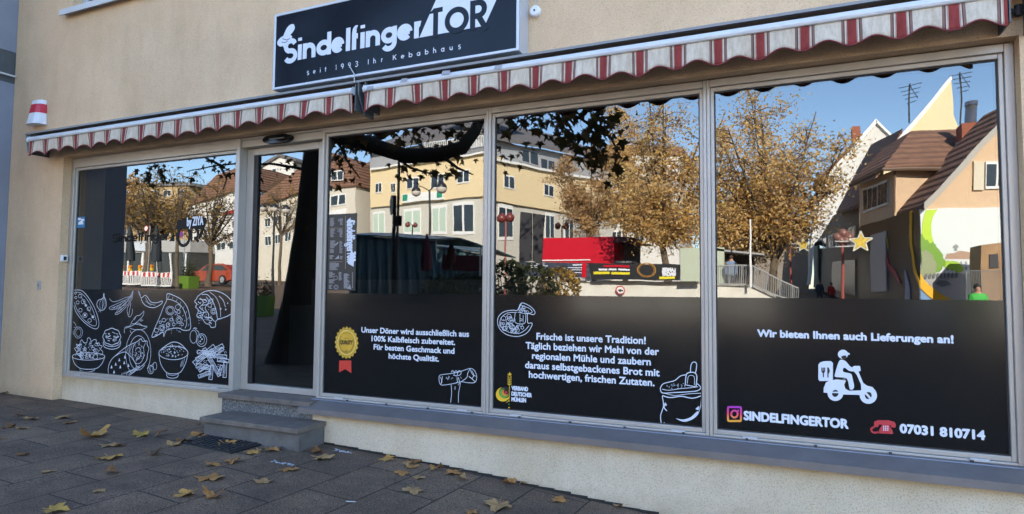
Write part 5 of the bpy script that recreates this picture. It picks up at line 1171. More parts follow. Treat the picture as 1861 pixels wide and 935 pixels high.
mpaint('printed_house', mat('mural_house', (.60, .63, .64), .6), [[(868, 757), (1000, 760), (1000, 812), (850, 812), (850, 790), (868, 788)]], -.116)
mpaint('printed_roof', mat('mural_roof', (.38, .25, .17), .6), [[(868, 757), (876, 737), (910, 733), (922, 726), (950, 730), (985, 742), (1000, 760)]], -.121)
mpaint('printed_turret', mat('mural_turret', (.25, .27, .26), .6), [[(905, 726), (905, 716), (898, 712), (910, 702), (922, 712), (915, 716), (915, 726)]], -.123)
mpaint('printed_windows', MATS['mural_turret'], [[(876+k_*17, 768), (884+k_*17, 768), (884+k_*17, 778), (876+k_*17, 778)] for k_ in range(7)]+[[(876+k_*17, 786), (884+k_*17, 786), (884+k_*17, 802), (876+k_*17, 802)] for k_ in range(7)], -.124)
mpaint('printed_tree', mat('mural_leaf', (.16, .33, .03), .6), [jag([(783, 668), (800, 690), (830, 702), (848, 722), (862, 748), (872, 775), (855, 800), (820, 812), (783, 812)], 5, 5, 1)], -.127)
mpaint('printed_shrub', mat('mural_shrub', (.27, .31, .17), .6), [jag([(783, 735), (800, 722), (820, 742), (838, 778), (828, 812), (795, 822), (783, 818)], 5, 4, 2)], -.132)
mpaint('printed_lime_tree', mat('mural_lime_leaf', (.30, .50, .03), .6), [jag([(868, 765), (895, 765), (925, 775), (940, 795), (920, 808), (890, 800), (868, 788)], 4, 4, 3)], -.136)
mpaint('printed_crowd', mat('mural_dark', (.12, .13, .14), .6), [[(835, 845), (850, 835), (880, 838), (895, 850), (860, 858)]]+[[(795+k_*14, 815), (800+k_*14, 808), (805+k_*14, 815), (803+k_*14, 828), (796+k_*14, 828)] for k_ in range(9)], -.139)
mpaint('yellow_arc', mat('mural_yellow', (.72, .40, .01), .5), [smooth([(782, 806), (800, 838), (840, 872), (900, 908), (960, 930)])+smooth([(960, 968), (900, 946), (840, 912), (800, 882), (782, 862)])], -.143)
mpaint('blue_corner', mat('mural_light_blue', (.15, .28, .48), .5), [[(782, 866), (800, 886), (840, 916), (900, 950), (900, 1005), (782, 1003)]], -.112)
# dark side of the mural: notice sheet, lines
rpart('notice_sheet', mh, mat('notice_white', (.42, .43, .45), .6), [(Z4([(600, 672), (655, 656), (657, 872), (603, 878)]), off(PL, -.09))], .04)
rpart('pink_line', mh, mat('mural_pink', (.30, .03, .07), .5), [(Z4([(655, 730), (662, 745), (668, 775), (690, 800), (708, 845), (703, 850), (682, 812), (660, 785)]), off(PL, -.07))], .02)
rpart('yellow_line', mh, MATS['mural_yellow'], [(Z4([(743, 588), (752, 585), (752, 700), (762, 780), (778, 838), (778, 858), (757, 800), (744, 705)]), off(PL, -.07))], .02)
rpart('olive_line', mh, mat('mural_olive', (.22, .20, .02), .5), [(Z4([(652, 668), (664, 680), (668, 720), (663, 722), (658, 690)]), off(PL, -.07))], .02)
rpart('doorway', mh, mat('mural_blue', (.25, .31, .45), .5), [(Z4([(724, 805), (728, 795), (742, 860), (742, 925), (724, 925)]), off(PL, -.07))], .02)
# chimney with steel flue
mb = MB(); rprism(mb, Z4([(932, 266), (996, 262), (996, 345), (930, 345)]), flat(yq+1.5), .9); ch = mb.build('chimney', mat('red_brick', (.30, .10, .06), .9, var=.2, vs_=5), mh)
a, c_ = RP(*z4(964, 265), yq+1.9), RP(*z4(964, 192), yq+1.9); mb = MB(); mb.tube([a, c_], .19, 14); mb.tube([c_+Vector((0, 0, -.15)), c_], .22, 14); mb.build('steel_flue', mat('steel', (.6, .6, .62), .25, .9), ch, smooth=True)
# ---- tall gable behind
tg = thing('gable_house', 'tall pale yellow gable wall rising behind the clay roofs', 'building', RP(1700, 500, 37))
rpart('wall', tg, mat('pale_yellow_render', (.68, .60, .38), .9, var=.05), [(Z4([(645, 402), (893, 110), (900, 235), (928, 300), (930, 420), (930, 900), (645, 900)]), flat(37))], 6)
rpart('verge', tg, M_FRAME, [(Z4([(636, 400), (893, 97), (897, 112), (650, 408)]), flat(36.7))], 6.4)
# ---- white gable further down the street
wg = thing('white_gable_house', 'white gable house with a brick chimney down the side street', 'building', RP(1560, 500, 88))
rpart('wall', wg, M_WB, [(Z4([(430, 480), (622, 262), (690, 325), (690, 600), (400, 700), (383, 850), (374, 850), (400, 560)]), flat(88))], 8)
rpart('verge', wg, M_FRAME, [(Z4([(425, 478), (620, 252), (624, 264), (432, 486)]), flat(87.6)), (Z4([(620, 252), (684, 312), (680, 320), (621, 264)]), flat(87.6))], .5)
rpart('roof', wg, M_TILE, [(Z4([(400, 480), (560, 310), (590, 300), (430, 482)]), flat(89))], 8)
rpart('chimney', wg, MATS['red_brick'], [(Z4([(535, 282), (565, 280), (565, 335), (535, 345)]), flat(90))], 1.4)
# ---- row along the street
PROW = ((ax(1562)*36, 36), (ax(1476)*140-ax(1562)*36, 140-36))
sr_ = thing('street_row', 'dark row of shops with a long clay roof along the side street', 'building', RP(1520, 530, 40))
rpart('wall', sr_, mat('row_render', (.20, .17, .13), .9, var=.15), [(Z4([(559, 560), (470, 600), (395, 720), (395, 862), (559, 925)]), PROW)], 3)
for k_ in range(4):
    x0, x1 = 415+k_*34, 440+k_*34; rwin(sr_, PROW, Z4([(x0, 690-(x0-415)*.42), (x1, 690-(x1-415)*.42), (x1, 722-(x1-415)*.12), (x0, 722-(x0-415)*.12)]))
rpart('shop_window', sr_, mat('row_glass', (.25, .25, .24), .3), [(Z4([(462, 770), (545, 760), (545, 890), (462, 865)]), off(PROW, -.08))], .08)
mb = MB(); a, c_ = RPL(*z4(480, 597), off(PROW, -.3)), RPL(*z4(562, 572), off(PROW, -.3)); mb.prism([a, c_, RP(*z4(720, 298), 38), RP(*z4(600, 352), 70)], (0, 0, .2)); mb.build('roof', M_TILE, sr_)
# aerials
def aerial(x, y0, y1, Y, label):
    a, c_ = RP(*z4(x, y0), Y), RP(*z4(x, y1), Y); t_ = thing('roof_aerial', label, 'aerial', a, 'television aerials on the roofs')
    mb = MB(); mb.tube([a, c_], .04, 6); mb.build('mast', M_DARK, t_); mb = MB()
    for k_ in range(5): mb.tube([c_+Vector((-.5+.1*k_, 0, -.15-.22*k_)), c_+Vector((.5-.05*k_, 0, -.05-.22*k_))], .018, 4)
    mb.tube([c_+Vector((0, .1, -.1)), c_+Vector((.3, .3, -.9))], .018, 4); mb.build('antenna', M_DARK, t_)
aerial(742, 265, 125, 38, 'thin aerial mast left of the tall yellow gable'); aerial(926, 270, 85, 38, 'thin aerial mast right of the tall yellow gable')

# ---- trees
def leafcol(name, cols, tr=.35):
    m = bpy.data.materials.new(name); m.use_nodes = True; t = m.node_tree; b_ = t.nodes['Principled BSDF']; L = t.links; b_.inputs['Roughness'].default_value = .7; b_.inputs['Specular IOR Level'].default_value = .2
    g = add(t, 'ShaderNodeNewGeometry'); r = add(t, 'ShaderNodeValToRGB'); e = r.color_ramp.elements
    for i, c_ in enumerate(cols):
        q = e[i] if i < 2 else e.new(i/(len(cols)-1)); q.position = i/(len(cols)-1); q.color = (*c_, 1)
    L.new(g.outputs['Random Per Island'], r.inputs['Fac']); L.new(r.outputs['Color'], b_.inputs['Base Color'])
    tl = add(t, 'ShaderNodeBsdfTranslucent'); L.new(r.outputs['Color'], tl.inputs['Color']); mx = add(t, 'ShaderNodeMixShader'); mx.inputs[0].default_value = tr
    L.new(b_.outputs[0], mx.inputs[1]); L.new(tl.outputs[0], mx.inputs[2]); L.new(mx.outputs[0], t.nodes['Material Output'].inputs[0]); return m
GOLD = leafcol('golden_leaves', [(.44, .25, .10), (.70, .45, .14), (.78, .55, .24), (.54, .33, .14), (.80, .62, .36), (.74, .50, .10)], .5); RUST = leafcol('rusty_leaves', [(.28, .16, .08), (.46, .29, .13), (.56, .38, .19), (.36, .21, .09)])
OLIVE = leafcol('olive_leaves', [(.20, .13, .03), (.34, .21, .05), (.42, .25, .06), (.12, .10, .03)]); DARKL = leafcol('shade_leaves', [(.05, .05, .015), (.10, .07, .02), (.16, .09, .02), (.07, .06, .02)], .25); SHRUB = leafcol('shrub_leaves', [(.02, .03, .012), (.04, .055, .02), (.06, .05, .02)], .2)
M_BARK = mat('bark', (.10, .075, .05), .9, var=.35, vs_=5, bump=.6, bs=14); M_DBARK = mat('plane_bark', (.055, .045, .036), .9, c2=(.03, .025, .02), vs_=4, bump=.5, bs=9)
def quad_leaf(mb, c, s_, R):
    a = Vector((R.gauss(0, 1), R.gauss(0, 1), R.gauss(0, 1))).normalized(); u = a.orthogonal().normalized(); v = a.cross(u); th = R.uniform(0, 6.28); u, v = u*math.cos(th)+v*math.sin(th), v*math.cos(th)-u*math.sin(th)
    s_ *= R.uniform(.6, 1.3); mb.face([c+u*s_, c+v*s_*.55+a*s_*.15, c-u*s_, c-v*s_*.55+a*s_*.1])
def tree(name, label, base, cen, rx, rz, nleaf, ls, lm, seed, group, tr=.16, limbs=11, twigs=7, sub=2, low=.15, bark=None, bias=None, mb_leaf_fn=None):
    R = random.Random(seed); base, cen = Vector(base), Vector(cen); bark = bark or M_BARK
    root = thing(name, label, 'tree', base, group)
    fork = Vector((cen.x*.7+base.x*.3, cen.y*.7+base.y*.3, cen.z-rz*(.95-low)))
    tk = MB(); mid = base.lerp(fork, .5)+Vector((R.uniform(-.1, .1), R.uniform(-.1, .1), 0))
    tk.tube([base-Vector((0, 0, .1)), base.lerp(mid, .3), mid, fork], [tr*1.5, tr*1.1, tr*.95, tr*.85], 10)
    tips = []
    for k_ in range(limbs):
        while True:
            p = Vector((R.uniform(-1, 1), R.uniform(-1, 1), R.uniform(-.75, 1)))
            if .45 < p.length < 1: break
        e_ = cen+Vector((p.x*rx, p.y*rx*.9, p.z*rz)); m1 = fork.lerp(e_, .45)+Vector((0, 0, -.08*rz*R.random()+.06*rz))
        tk.tube([fork+Vector((0, 0, -.1)), m1, e_], [tr*.55, tr*.32, tr*.1], 6, False)
        for j in range(twigs):
            u = R.uniform(.35, 1); p0 = (m1.lerp(e_, (u-.45)/.55) if u > .45 else fork.lerp(m1, u/.45))
            d_ = Vector((R.gauss(0, 1), R.gauss(0, 1), R.gauss(.25, .8))).normalized(); ln = R.uniform(.18, .42)*rx; p1 = p0+d_*ln
            tk.tube([p0, p0.lerp(p1, .5)+Vector((0, 0, R.uniform(-.05, .05)*rx)), p1], [tr*.16, tr*.1, tr*.04], 4, False); tips.append((p0, p1))
            for _ in range(sub):
                q0 = p0.lerp(p1, R.uniform(.4, 1)); q1 = q0+Vector((R.gauss(0, 1), R.gauss(0, 1), R.gauss(.1, .8))).normalized()*ln*.55
                tk.tube([q0, q1], [tr*.07, tr*.03], 3, False); tips.append((q0, q1))
    tk.build('trunk', bark, root, smooth=True)
    lf = MB()
    for _ in range(nleaf):
        a, c_ = R.choice(tips); p = a.lerp(c_, R.uniform(.2, 1.15))+Vector((R.gauss(0, .07*rx), R.gauss(0, .07*rx), R.gauss(0, .06*rx)))
        quad_leaf(lf, p, ls, R)
    lf.build('crown', lm, root)
    return root
gp = lambda px, Y: (lambda p: Vector((p.x, p.y, gz(p.x, p.y))))(RP(px, 520, Y))
GT = 'autumn trees across the square'
tree('autumn_tree', 'big golden plane tree right of centre with airy twigs at its top', gp(1402, 34), RP(1408, 322, 34), 4.0, 5.2, 19000, .086, GOLD, 4, GT, .22, 20, 11, 4)
tree('autumn_tree', 'tall airy golden tree behind the food trailer reaching the window top', gp(1222, 31), RP(1196, 300, 31), 3.3, 5.0, 18000, .076, GOLD, 9, GT, .18, 21, 11, 4)
tree('autumn_tree', 'smaller rust-coloured tree in front of the yellow building', gp(1080, 38), RP(1068, 345, 38), 2.9, 3.3, 9500, .085, RUST, 15, GT, .14, 13, 8)
tree('autumn_tree', 'golden tree between the two biggest ones, partly hidden', gp(1300, 39), RP(1305, 345, 39), 3.8, 4.8, 15000, .09, GOLD, 23, GT, .18, 14, 8)
tree('autumn_tree', 'slim golden tree rising in front of the white apartment block', gp(1135, 44), RP(1135, 300, 44), 3.6, 5.2, 13000, .09, GOLD, 53, GT, .17, 13, 8)
tree('autumn_tree', 'bare dark tree before the cream house seen through the door', gp(505, 40), RP(512, 375, 40), 2.6, 3.0, 500, .11, OLIVE, 61, GT, .13, 15, 10, 4)
tree('autumn_tree', 'bare branching tree between the two dark trees at far left', gp(322, 31), RP(325, 368, 31), 2.6, 2.7, 700, .10, OLIVE, 67, GT, .13, 16, 11, 4)
tree('autumn_tree', 'nearly bare dark tree over the closed parasols at far left', gp(262, 33), RP(275, 372, 33), 3.6, 3.0, 1500, .11, OLIVE, 31, GT, .2, 20, 12, 4)
tree('autumn_tree', 'thin bare tree in front of the long white building', gp(378, 33), RP(385, 385, 33), 2.9, 3.2, 650, .11, OLIVE, 37, GT, .16, 17, 11, 4)
for i, (px, py, Y, rx, rz, sd) in enumerate([(235, 360, 52, 4.5, 3.6, 41), (300, 385, 56, 5, 3.4, 43)]):
    tree('autumn_tree', ['brownish leafy tree in front of the ochre block, left one', 'brownish leafy tree in front of the ochre block, right one'][i], gp(px, Y), RP(px, py, Y), rx, rz, 3000, .24, RUST, sd, GT, .2)
# the plane tree close to the shop, in its shade
nr = thing('plane_tree', 'dark leaning plane tree close to the shop with a low thick branch', 'tree', gp(528, 8.1))
NB = MB(); bs_ = gp(526, 8.1)
NB.tube([bs_+Vector((0, 0, -.1)), bs_+Vector((.02, 0, .25)), RP(540, 540, 8.1), RP(556, 420, 8.1), RP(568, 310, 8.1), RP(575, 230, 8.1), RP(560, 120, 8.3), RP(540, 10, 8.6)], [.52, .40, .33, .30, .29, .27, .2, .12], 16)
NB.tube([RP(575, 225, 8.1), RP(606, 245, 8.0), RP(668, 262, 7.9), RP(738, 284, 7.8), RP(800, 281, 7.7), RP(840, 268, 7.7), RP(862, 240, 7.8), RP(885, 190, 8), RP(930, 120, 8.4)], [.17, .15, .125, .115, .105, .10, .085, .07, .03], 10)
NB.tube([RP(668, 262, 7.9), RP(715, 235, 8.1), RP(780, 200, 8.6), RP(900, 170, 9.4), RP(1010, 190, 9.6), RP(1070, 225, 9.6), RP(1095, 290, 9.5)], [.07, .06, .05, .04, .03, .02, .008], 6)
R = random.Random(77)
twg = [[RP(606, 245, 8.), RP(630, 290, 8.2), RP(655, 325, 8.4)], [RP(700, 275, 7.9), RP(745, 305, 7.7), RP(790, 318, 7.6)], [RP(800, 281, 7.7), RP(830, 305, 7.5), RP(860, 318, 7.4)], [RP(640, 255, 8), RP(612, 275, 8.3), RP(598, 300, 8.6)], [RP(1010, 190, 9.6), RP(1040, 240, 9.6), RP(1050, 275, 9.6)], [RP(1070, 225, 9.6), RP(1110, 250, 9.4), RP(1130, 290, 9.4)], [RP(1010, 190, 9.6), RP(960, 215, 9.6), RP(920, 250, 9.6)],
       [RP(568, 310, 8.1), RP(480, 295, 8.3), RP(400, 300, 8.6), RP(340, 312, 8.8)], [RP(400, 300, 8.6), RP(370, 285, 8.8), RP(300, 290, 9)], [RP(400, 300, 8.6), RP(412, 325, 8.6), RP(405, 345, 8.6)]]
for P in twg: NB.tube(P, [.03*(1-.7*i/(len(P)-1)) for i in range(len(P))], 5, False)
def in_view_(p):
    d_ = p-Vector((0, -S, ZC)); f_ = d_.dot(FW); return f_ > .05 and abs(d_.dot(RT)/f_) < .95 and abs(d_.dot(UP)/f_) < .55
for k_ in range(26):                       # upper limbs
    a = RP(560, 120, 8.3)+Vector((0, 0, R.uniform(-1.5, 1.8))); P = [a, a+Vector((R.uniform(-2, 2), R.uniform(-2, 1), R.uniform(.5, 1.5))), a+Vector((R.uniform(-4, 4), R.uniform(-3.5, 1), R.uniform(.8, 3.5)))]
    if not any(in_view_(p) for p in P): NB.tube(P, [.09, .06, .015], 5, False)
NB.build('trunk', M_DBARK, nr, smooth=True)
lv = MB()
LO = [(math.sin(a)*r, math.cos(a)*r) for a, r in [(-2.75, .34), (-2.25, .62), (-1.9, .42), (-1.35, .95), (-1.05, .6), (-.62, .45), (-.3, .7), (0, 1.12), (.3, .7), (.62, .45), (1.05, .6), (1.35, .95), (1.9, .42), (2.25, .62), (2.75, .34)]]
def lobed(c, s_, R):
    n_ = Vector((R.gauss(0, 1), R.gauss(0, 1.2), R.gauss(0, .6))).normalized(); up_ = Vector((R.gauss(0, .5), R.gauss(0, .5), -1)); u = n_.cross(up_).normalized(); v = u.cross(n_)
    lv.face([c+u*(x*s_)+v*(y*s_)+n_*(.25*s_*(x*x)) for x, y in LO])
def cluster(n, px, py, sx, sy, Y, sY, s_):
    for _ in range(n): lobed(RP(R.gauss(px, sx), R.gauss(py, sy), R.gauss(Y, sY)), s_*R.uniform(.6, 1.25), R)
cluster(46, 625, 290, 20, 22, 8.2, .4, .085); cluster(40, 665, 245, 40, 14, 8, .5, .085); cluster(34, 770, 312, 34, 10, 8.1, .2, .085); cluster(30, 720, 250, 45, 14, 8, .5, .09); cluster(26, 845, 262, 24, 22, 8.3, .2, .09); cluster(26, 800, 240, 40, 12, 8.2, .3, .095)
cluster(80, 1040, 215, 34, 20, 9.6, .4, .125); cluster(64, 1066, 255, 28, 26, 9.5, .3, .125); cluster(26, 1098, 288, 20, 16, 9.4, .3, .12); cluster(52, 945, 228, 34, 16, 9.6, .3, .11); cluster(14, 930, 285, 18, 14, 9.6, .3, .10); cluster(16, 1120, 215, 20, 16, 9.4, .3, .11)
cluster(50, 270, 318, 32, 14, 8.9, .3, .09); cluster(30, 385, 300, 36, 12, 8.6, .3, .075); cluster(16, 330, 330, 30, 14, 8.8, .3, .07); cluster(16, 505, 300, 18, 18, 8.3, .2, .06); cluster(8, 545, 400, 10, 20, 7.9, .1, .06)
def in_view(p, mg=.12):                    # would hang before the lens
    d_ = p-Vector((0, -S, ZC)); f_ = d_.dot(FW)
    return f_ > .05 and abs(d_.dot(RT)/f_) < .83+mg and abs(d_.dot(UP)/f_) < .42+mg
for _ in range(900):
    q = RP(560, 120, 8.3)+Vector((R.uniform(-5, 5), R.uniform(-4.5, 2.2), R.gauss(2.2, 1.2)))
    if not in_view(q): lobed(q, .11, R)
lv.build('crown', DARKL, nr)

# ---- red food trailer, banners, wall with ramp
tb = thing('food_trailer', 'bright red food trailer with its serving flap raised at the right end', 'food trailer', gp(1050, 32))
M_RED = mat('red_paint', (.50, .006, .02), .35, coat=.3)
rpart('body', tb, M_RED, [([(984, 433), (1116, 430.5), (1116, 481), (982, 476)], flat(32))], 2.3)
rpart('stripe', tb, M_FRAME, [([(983, 472.5), (1073, 472), (1073, 474), (983, 474.5)], flat(31.95))], .04)
mb = MB(); a, c_ = RP(1116, 430.5, 32), RP(1141, 434, 32.3); mb.prism([a, a+Vector((.9, 0, -.06)), a+Vector((1.8, 0, -.42)), a+Vector((.05, 0, -.34))], (0, -2.3, 0)); mb.build('serving_flap', mat('flap_dark', (.07, .02, .02), .5), tb)
mb = MB(); mb.box(a.x+.02, a.x+.9, a.y-2.2, a.y-2.0, a.z-1.35, a.z-.05); mb.box(a.x+.02, a.x+1.0, a.y-1.9, a.y+.0, a.z-1.4, a.z-1.3); mb.build('counter', mat('counter_grey', (.2, .2, .21), .4), tb)
for px in (1000, 1095): mb = MB(); q = RP(px, 485, 32.3); mb.tube([q+Vector((0, -.1, -.25)), q+Vector((0, .15, -.25))], .33, 18); mb.build('wheel', M_DARK, tb)
wl = thing('retaining_wall', 'whitewashed low wall with a round sign below the banners', 'wall', gp(1160, 27))
rpart('wall', wl, mat('whitewash', (.62, .6, .54), .9, var=.14, vs_=1.2), [([(1020, 511), (1276, 513.5), (1276, 575), (1020, 575)], flat(27))], 2.2)
rpart('coping', wl, mat('coping', (.5, .48, .43), .8), [([(1018, 509.5), (1278, 512), (1278, 514), (1018, 511.5)], flat(26.9))], 2.4)
zB = crop((900, 420, 4.8974))
def rdisc(name, m, c, r, parent, plane, t=.02, ry=None):
    return rpart(name, parent, m, [([(c[0]+r*math.cos(6.283*k_/20), c[1]+(ry or r)*math.sin(6.283*k_/20)) for k_ in range(20)], plane)], t)
s0 = rdisc('round_sign', mat('sign_red', (.45, .02, .03), .4), zB(1110, 525), 8.2, wl, flat(26.85), .03); rdisc('sign_field', M_FRAME, zB(1110, 525), 6.2, s0, flat(26.82), .02); rpart('sign_mark', s0, M_BLACK, [([zB(*p) for p in [(1090, 525), (1112, 510), (1112, 520), (1132, 520), (1132, 530), (1112, 532), (1112, 542)]], flat(26.79))], .015)
def banner(pts, label, m):
    t_ = thing('banner', label, 'banner', RP(pts[0][0], pts[3][1], 26.6), 'banners along the railing above the wall')
    rpart('cloth', t_, m, [(pts, flat(26.6))], .03); return t_
M_BAN = mat('banner_navy', (.03, .04, .07), .6, var=.5, vs_=2.5); M_BANK = mat('banner_black', (.012, .012, .014), .5)
b1 = banner([zB(*p) for p in [(205, 275), (810, 290), (820, 415), (200, 405)]], 'dark blue banner with small white lines above the hedge', M_BAN)
b2 = banner([zB(*p) for p in [(825, 290), (1645, 300), (1640, 440), (860, 430)]], 'black event banner with a golden ring and yellow lines above the white wall', M_BANK)
def rlines(parent, m, rows, plane, name='print'):
    return rpart(name, parent, m, [([zB(*p) for p in [(x0, y), (x1, y+1), (x1, y+h+1), (x0, y+h)]], plane) for x0, x1, y, h in rows], .006)
pl_ = flat(26.58)
rlines(b1, M_PRINT, [(300, 440, 292, 6), (305, 470, 308, 7), (305, 450, 325, 6), (690, 770, 298, 10), (650, 770, 325, 7), (640, 770, 345, 6), (700, 770, 370, 6)], pl_); rlines(b1, M_RED, [(770, 812, 293, 118)], pl_)
rlines(b2, M_RED, [(965, 1190, 308, 18)], pl_); rlines(b2, M_PRINT, [(920, 1000, 340, 16), (1010, 1080, 340, 16), (1095, 1190, 340, 16)], pl_); M_LEM = mat('banner_yellow', (.65, .55, .02), .5); rlines(b2, M_LEM, [(875, 1020, 366, 20), (1035, 1190, 370, 20), (1465, 1595, 402, 22)], pl_)
def rtext(body, pL, pR, cap_px, Y, m, parent):
    A, B = RP(*pL, Y), RP(*pR, Y); T = RP(pL[0], pL[1]-cap_px, Y); return text(body, (A.x, A.z), (B.x, B.z), T.z-A.z, A.y, m, parent, 'lettering', .02, mirror=True)
rtext('LANGE', zB(1490, 360), zB(1600, 363), 5.5, 26.57, M_PRINT, b2); rtext('NACHT', zB(1490, 395), zB(1600, 397), 5.5, 26.57, M_PRINT, b2)
mb = MB()
for rr, w_ in ((90, 10), (74, 5)):
    for k_ in range(28):
        a0, a1 = 6.283*k_/28, 6.283*(k_+1)/28; c0 = (1345, 348)
        rprism(mb, [zB(c0[0]+rr*math.cos(a0), c0[1]+rr*.7*math.sin(a0)), zB(c0[0]+rr*math.cos(a1), c0[1]+rr*.7*math.sin(a1)), zB(c0[0]+(rr-w_)*math.cos(a1), c0[1]+(rr-w_)*.7*math.sin(a1)), zB(c0[0]+(rr-w_)*math.cos(a0), c0[1]+(rr-w_)*.7*math.sin(a0))], pl_, .006)
mb.build('ring', mat('banner_gold', (.35, .17, .03), .5), b2)
kp = tag(rpart('advert_panel', None, mat('pale_green_panel', (.42, .47, .36), .6), [([zB(*p) for p in [(1650, 158), (1830, 158), (1830, 448), (1650, 448)]], flat(26.4))], .12), 'pale green panel standing on the wall at the end of the banners', 'panel')
# hedge in front
def shrub(name, label, cat, c, rx, ry, rz, n, ls, lm, seed, group=None):
    R = random.Random(seed); root = thing(name, label, cat, Vector((c.x, c.y, gz(c.x, c.y))), group); mb = MB()
    for k_ in range(9): a = Vector((c.x+R.uniform(-.3, .3)*rx, c.y, gz(c.x, c.y))); mb.tube([a, c+Vector((R.uniform(-.7, .7)*rx, R.uniform(-.6, .6)*ry, R.uniform(.1, .8)*rz))], [.03, .008], 4, False)
    mb.build('stem', M_BARK, root); mb = MB()
    for _ in range(n):
        v = Vector((R.gauss(0, 1), R.gauss(0, 1), R.gauss(0, 1))).normalized()*R.uniform(.55, 1.05)**.5
        quad_leaf(mb, c+Vector((v.x*rx, v.y*ry, v.z*rz)), ls, R)
    mb.build('foliage', lm, root); return root
shrub('hedge_bush', 'dark loose bush in the shade below the red trailer, left one', 'bush', RP(965, 520, 19), .9, .7, .75, 900, .08, SHRUB, 3, 'bushes below the banners')
shrub('hedge_bush', 'brownish bush in front of the white wall, right one', 'bush', RP(1015, 522, 20), .75, .6, .7, 800, .08, OLIVE, 4, 'bushes below the banners')
shrub('hedge_bush', 'dark low bush at the left edge of the trailer window', 'bush', RP(918, 520, 17), .7, .6, .8, 700, .08, SHRUB, 5, 'bushes below the banners')
shrub('hedge_bush', 'dark bush in front of the burgundy banner', 'bush', RP(850, 528, 13.5), .62, .5, .42, 700, .06, SHRUB, 6, 'bushes below the banners')
shrub('hedge_bush', 'dark bush between the long stall and the burgundy banner', 'bush', RP(800, 532, 13), .5, .45, .4, 600, .06, SHRUB, 7, 'bushes below the banners')
# tall dark menu board of a stall
mbd = thing('display_board', 'tall dark folding board standing left of the red trailer', 'board', gp(965, 19))
rpart('panel', mbd, M_DARK, [([(945, 385), (966, 388), (966, 474), (942, 478)], flat(19)), ([(968, 388), (990, 391), (984, 482), (968, 474)], flat(19.1))], .06)
rpart('leg', mbd, M_DARK, [([(946, 474), (948, 474), (948, 590), (946, 590)], flat(19.05)), ([(984, 480), (986, 480), (986, 590), (984, 590)], flat(19.15))], .04)
# ramp and railing
rp_ = thing('ramp', 'white ramp wall with a grey bar railing leading up from the street', 'ramp', gp(1350, 29))
rpart('wall', rp_, MATS['whitewash'], [(Z4([(40, 850), (165, 850), (255, 885), (262, 1010), (40, 1010)]), flat(29))], 2.5)
mb = MB(); M_RAIL = mat('galvanised_rail', (.42, .43, .43), .4, .5)
TOP = [(45, 783), (172, 783), (262, 830), (340, 862)]; BOT = [(45, 848), (172, 848), (262, 888), (340, 912)]
for P in (TOP, BOT): mb.tube([RP(*z4(*p), 28.8) for p in P], .035, 5)
def ilerp(P, x):
    for (a, ya), (b2_, yb_) in zip(P, P[1:]):
        if x <= b2_: return ya+(yb_-ya)*(x-a)/(b2_-a)
    return P[-1][1]
for k_ in range(40): x = 45+k_*7.55; mb.tube([RP(*z4(x, ilerp(TOP, x)), 28.8), RP(*z4(x, ilerp(BOT, x)), 28.8)], .016 if k_ % 6 else .035, 4)
mb.build('railing', M_RAIL, rp_)
ks = thing('kiosk', 'dark wooden kiosk with a flat canopy above the ramp wall', 'kiosk', RP(*z4(110, 850), 31))
rpart('back_wall', ks, mat('kiosk_wood', (.06, .04, .03), .8), [(Z4([(50, 735), (180, 740), (180, 850), (50, 850)]), flat(32.5))], .4)
rpart('canopy', ks, mat('canopy_grey', (.30, .30, .30), .6), [(Z4([(45, 722), (215, 738), (215, 744), (45, 730)]), flat(30.6))], 2.2)
rpart('side_panel', ks, MATS['pale_green_panel'], [(Z4([(46, 718), (72, 718), (72, 850), (46, 850)]), flat(30.6))], .2)
rpart('counter', ks, mat('counter_wood', (.3, .19, .1), .7), [(Z4([(72, 770), (100, 772), (100, 850), (72, 850)]), flat(31))], .5)
fp = thing('flag_pole', 'slim white pole rising through the railing in front of the golden tree', 'pole', RP(*z4(167, 850), 28.5)); mb = MB(); mb.tube([RP(*z4(168, 860), 28.5), RP(*z4(166, 612), 28.5)], [.05, .035], 8); mb.build('mast', M_FRAME, fp)

# ---- lamps
def globe_lamp(base, H, offs, r, gm, label, pm, cap=None, group='globe street lamps'):
    t_ = thing('street_lamp', label, 'street lamp', base, group); mb = MB(); mb.tube([base, base+Vector((0, 0, H))], [.07, .05], 8); mb.tube([base+Vector((0, 0, -.05)), base+Vector((0, 0, .6))], .1, 8); mb.build('pole', pm, t_)
    for dx, dz in offs:
        c_ = base+Vector((dx, 0, H+dz)); mb = MB(); mb.tube([base+Vector((0, 0, H-.05)), base+Vector((dx*.6, 0, H+dz+r*.9)), c_+Vector((0, 0, r*1.15)), c_+Vector((0, 0, r*.8))], .025, 6); ar = mb.build('arm', pm, t_)
        mb = MB(); mb.ball(c_, r, 16)
        if cap:
            for k_, f in enumerate(mb.f): mb.m[k_] = 1 if sum(mb.v[i].z for i in f)/len(f) > c_.z-.02 else 0
        mb.build('globe', [gm, cap] if cap else gm, ar, smooth=True)
    return t_
M_OPAL = mat('opal_globe', (.6, .55, .48), .3); M_CAP = mat('globe_cap', (.02, .02, .022), .4); M_RGLOBE = mat('red_globe', (.16, .035, .03), .3); M_BLK = mat('black_pole', (.015, .015, .017), .5); M_RPOLE = mat('red_pole', (.28, .07, .06), .5)
def lampat(px, Y, gl, r, gm, label, pm, cap=None):
    b0 = gp(px, Y); G = [RP(x, y, Y) for x, y in gl]; H = sum(g_.z for g_ in G)/len(G)-b0.z; return globe_lamp(b0, H, [(g_.x-b0.x, g_.z-b0.z-H) for g_ in G], r, gm, label, pm, cap)
lampat(779, 25, [(756, 348.5), (802.5, 342)], .255, M_OPAL, 'black twin street lamp with half black globes in front of the yellow building', M_BLK, M_CAP)
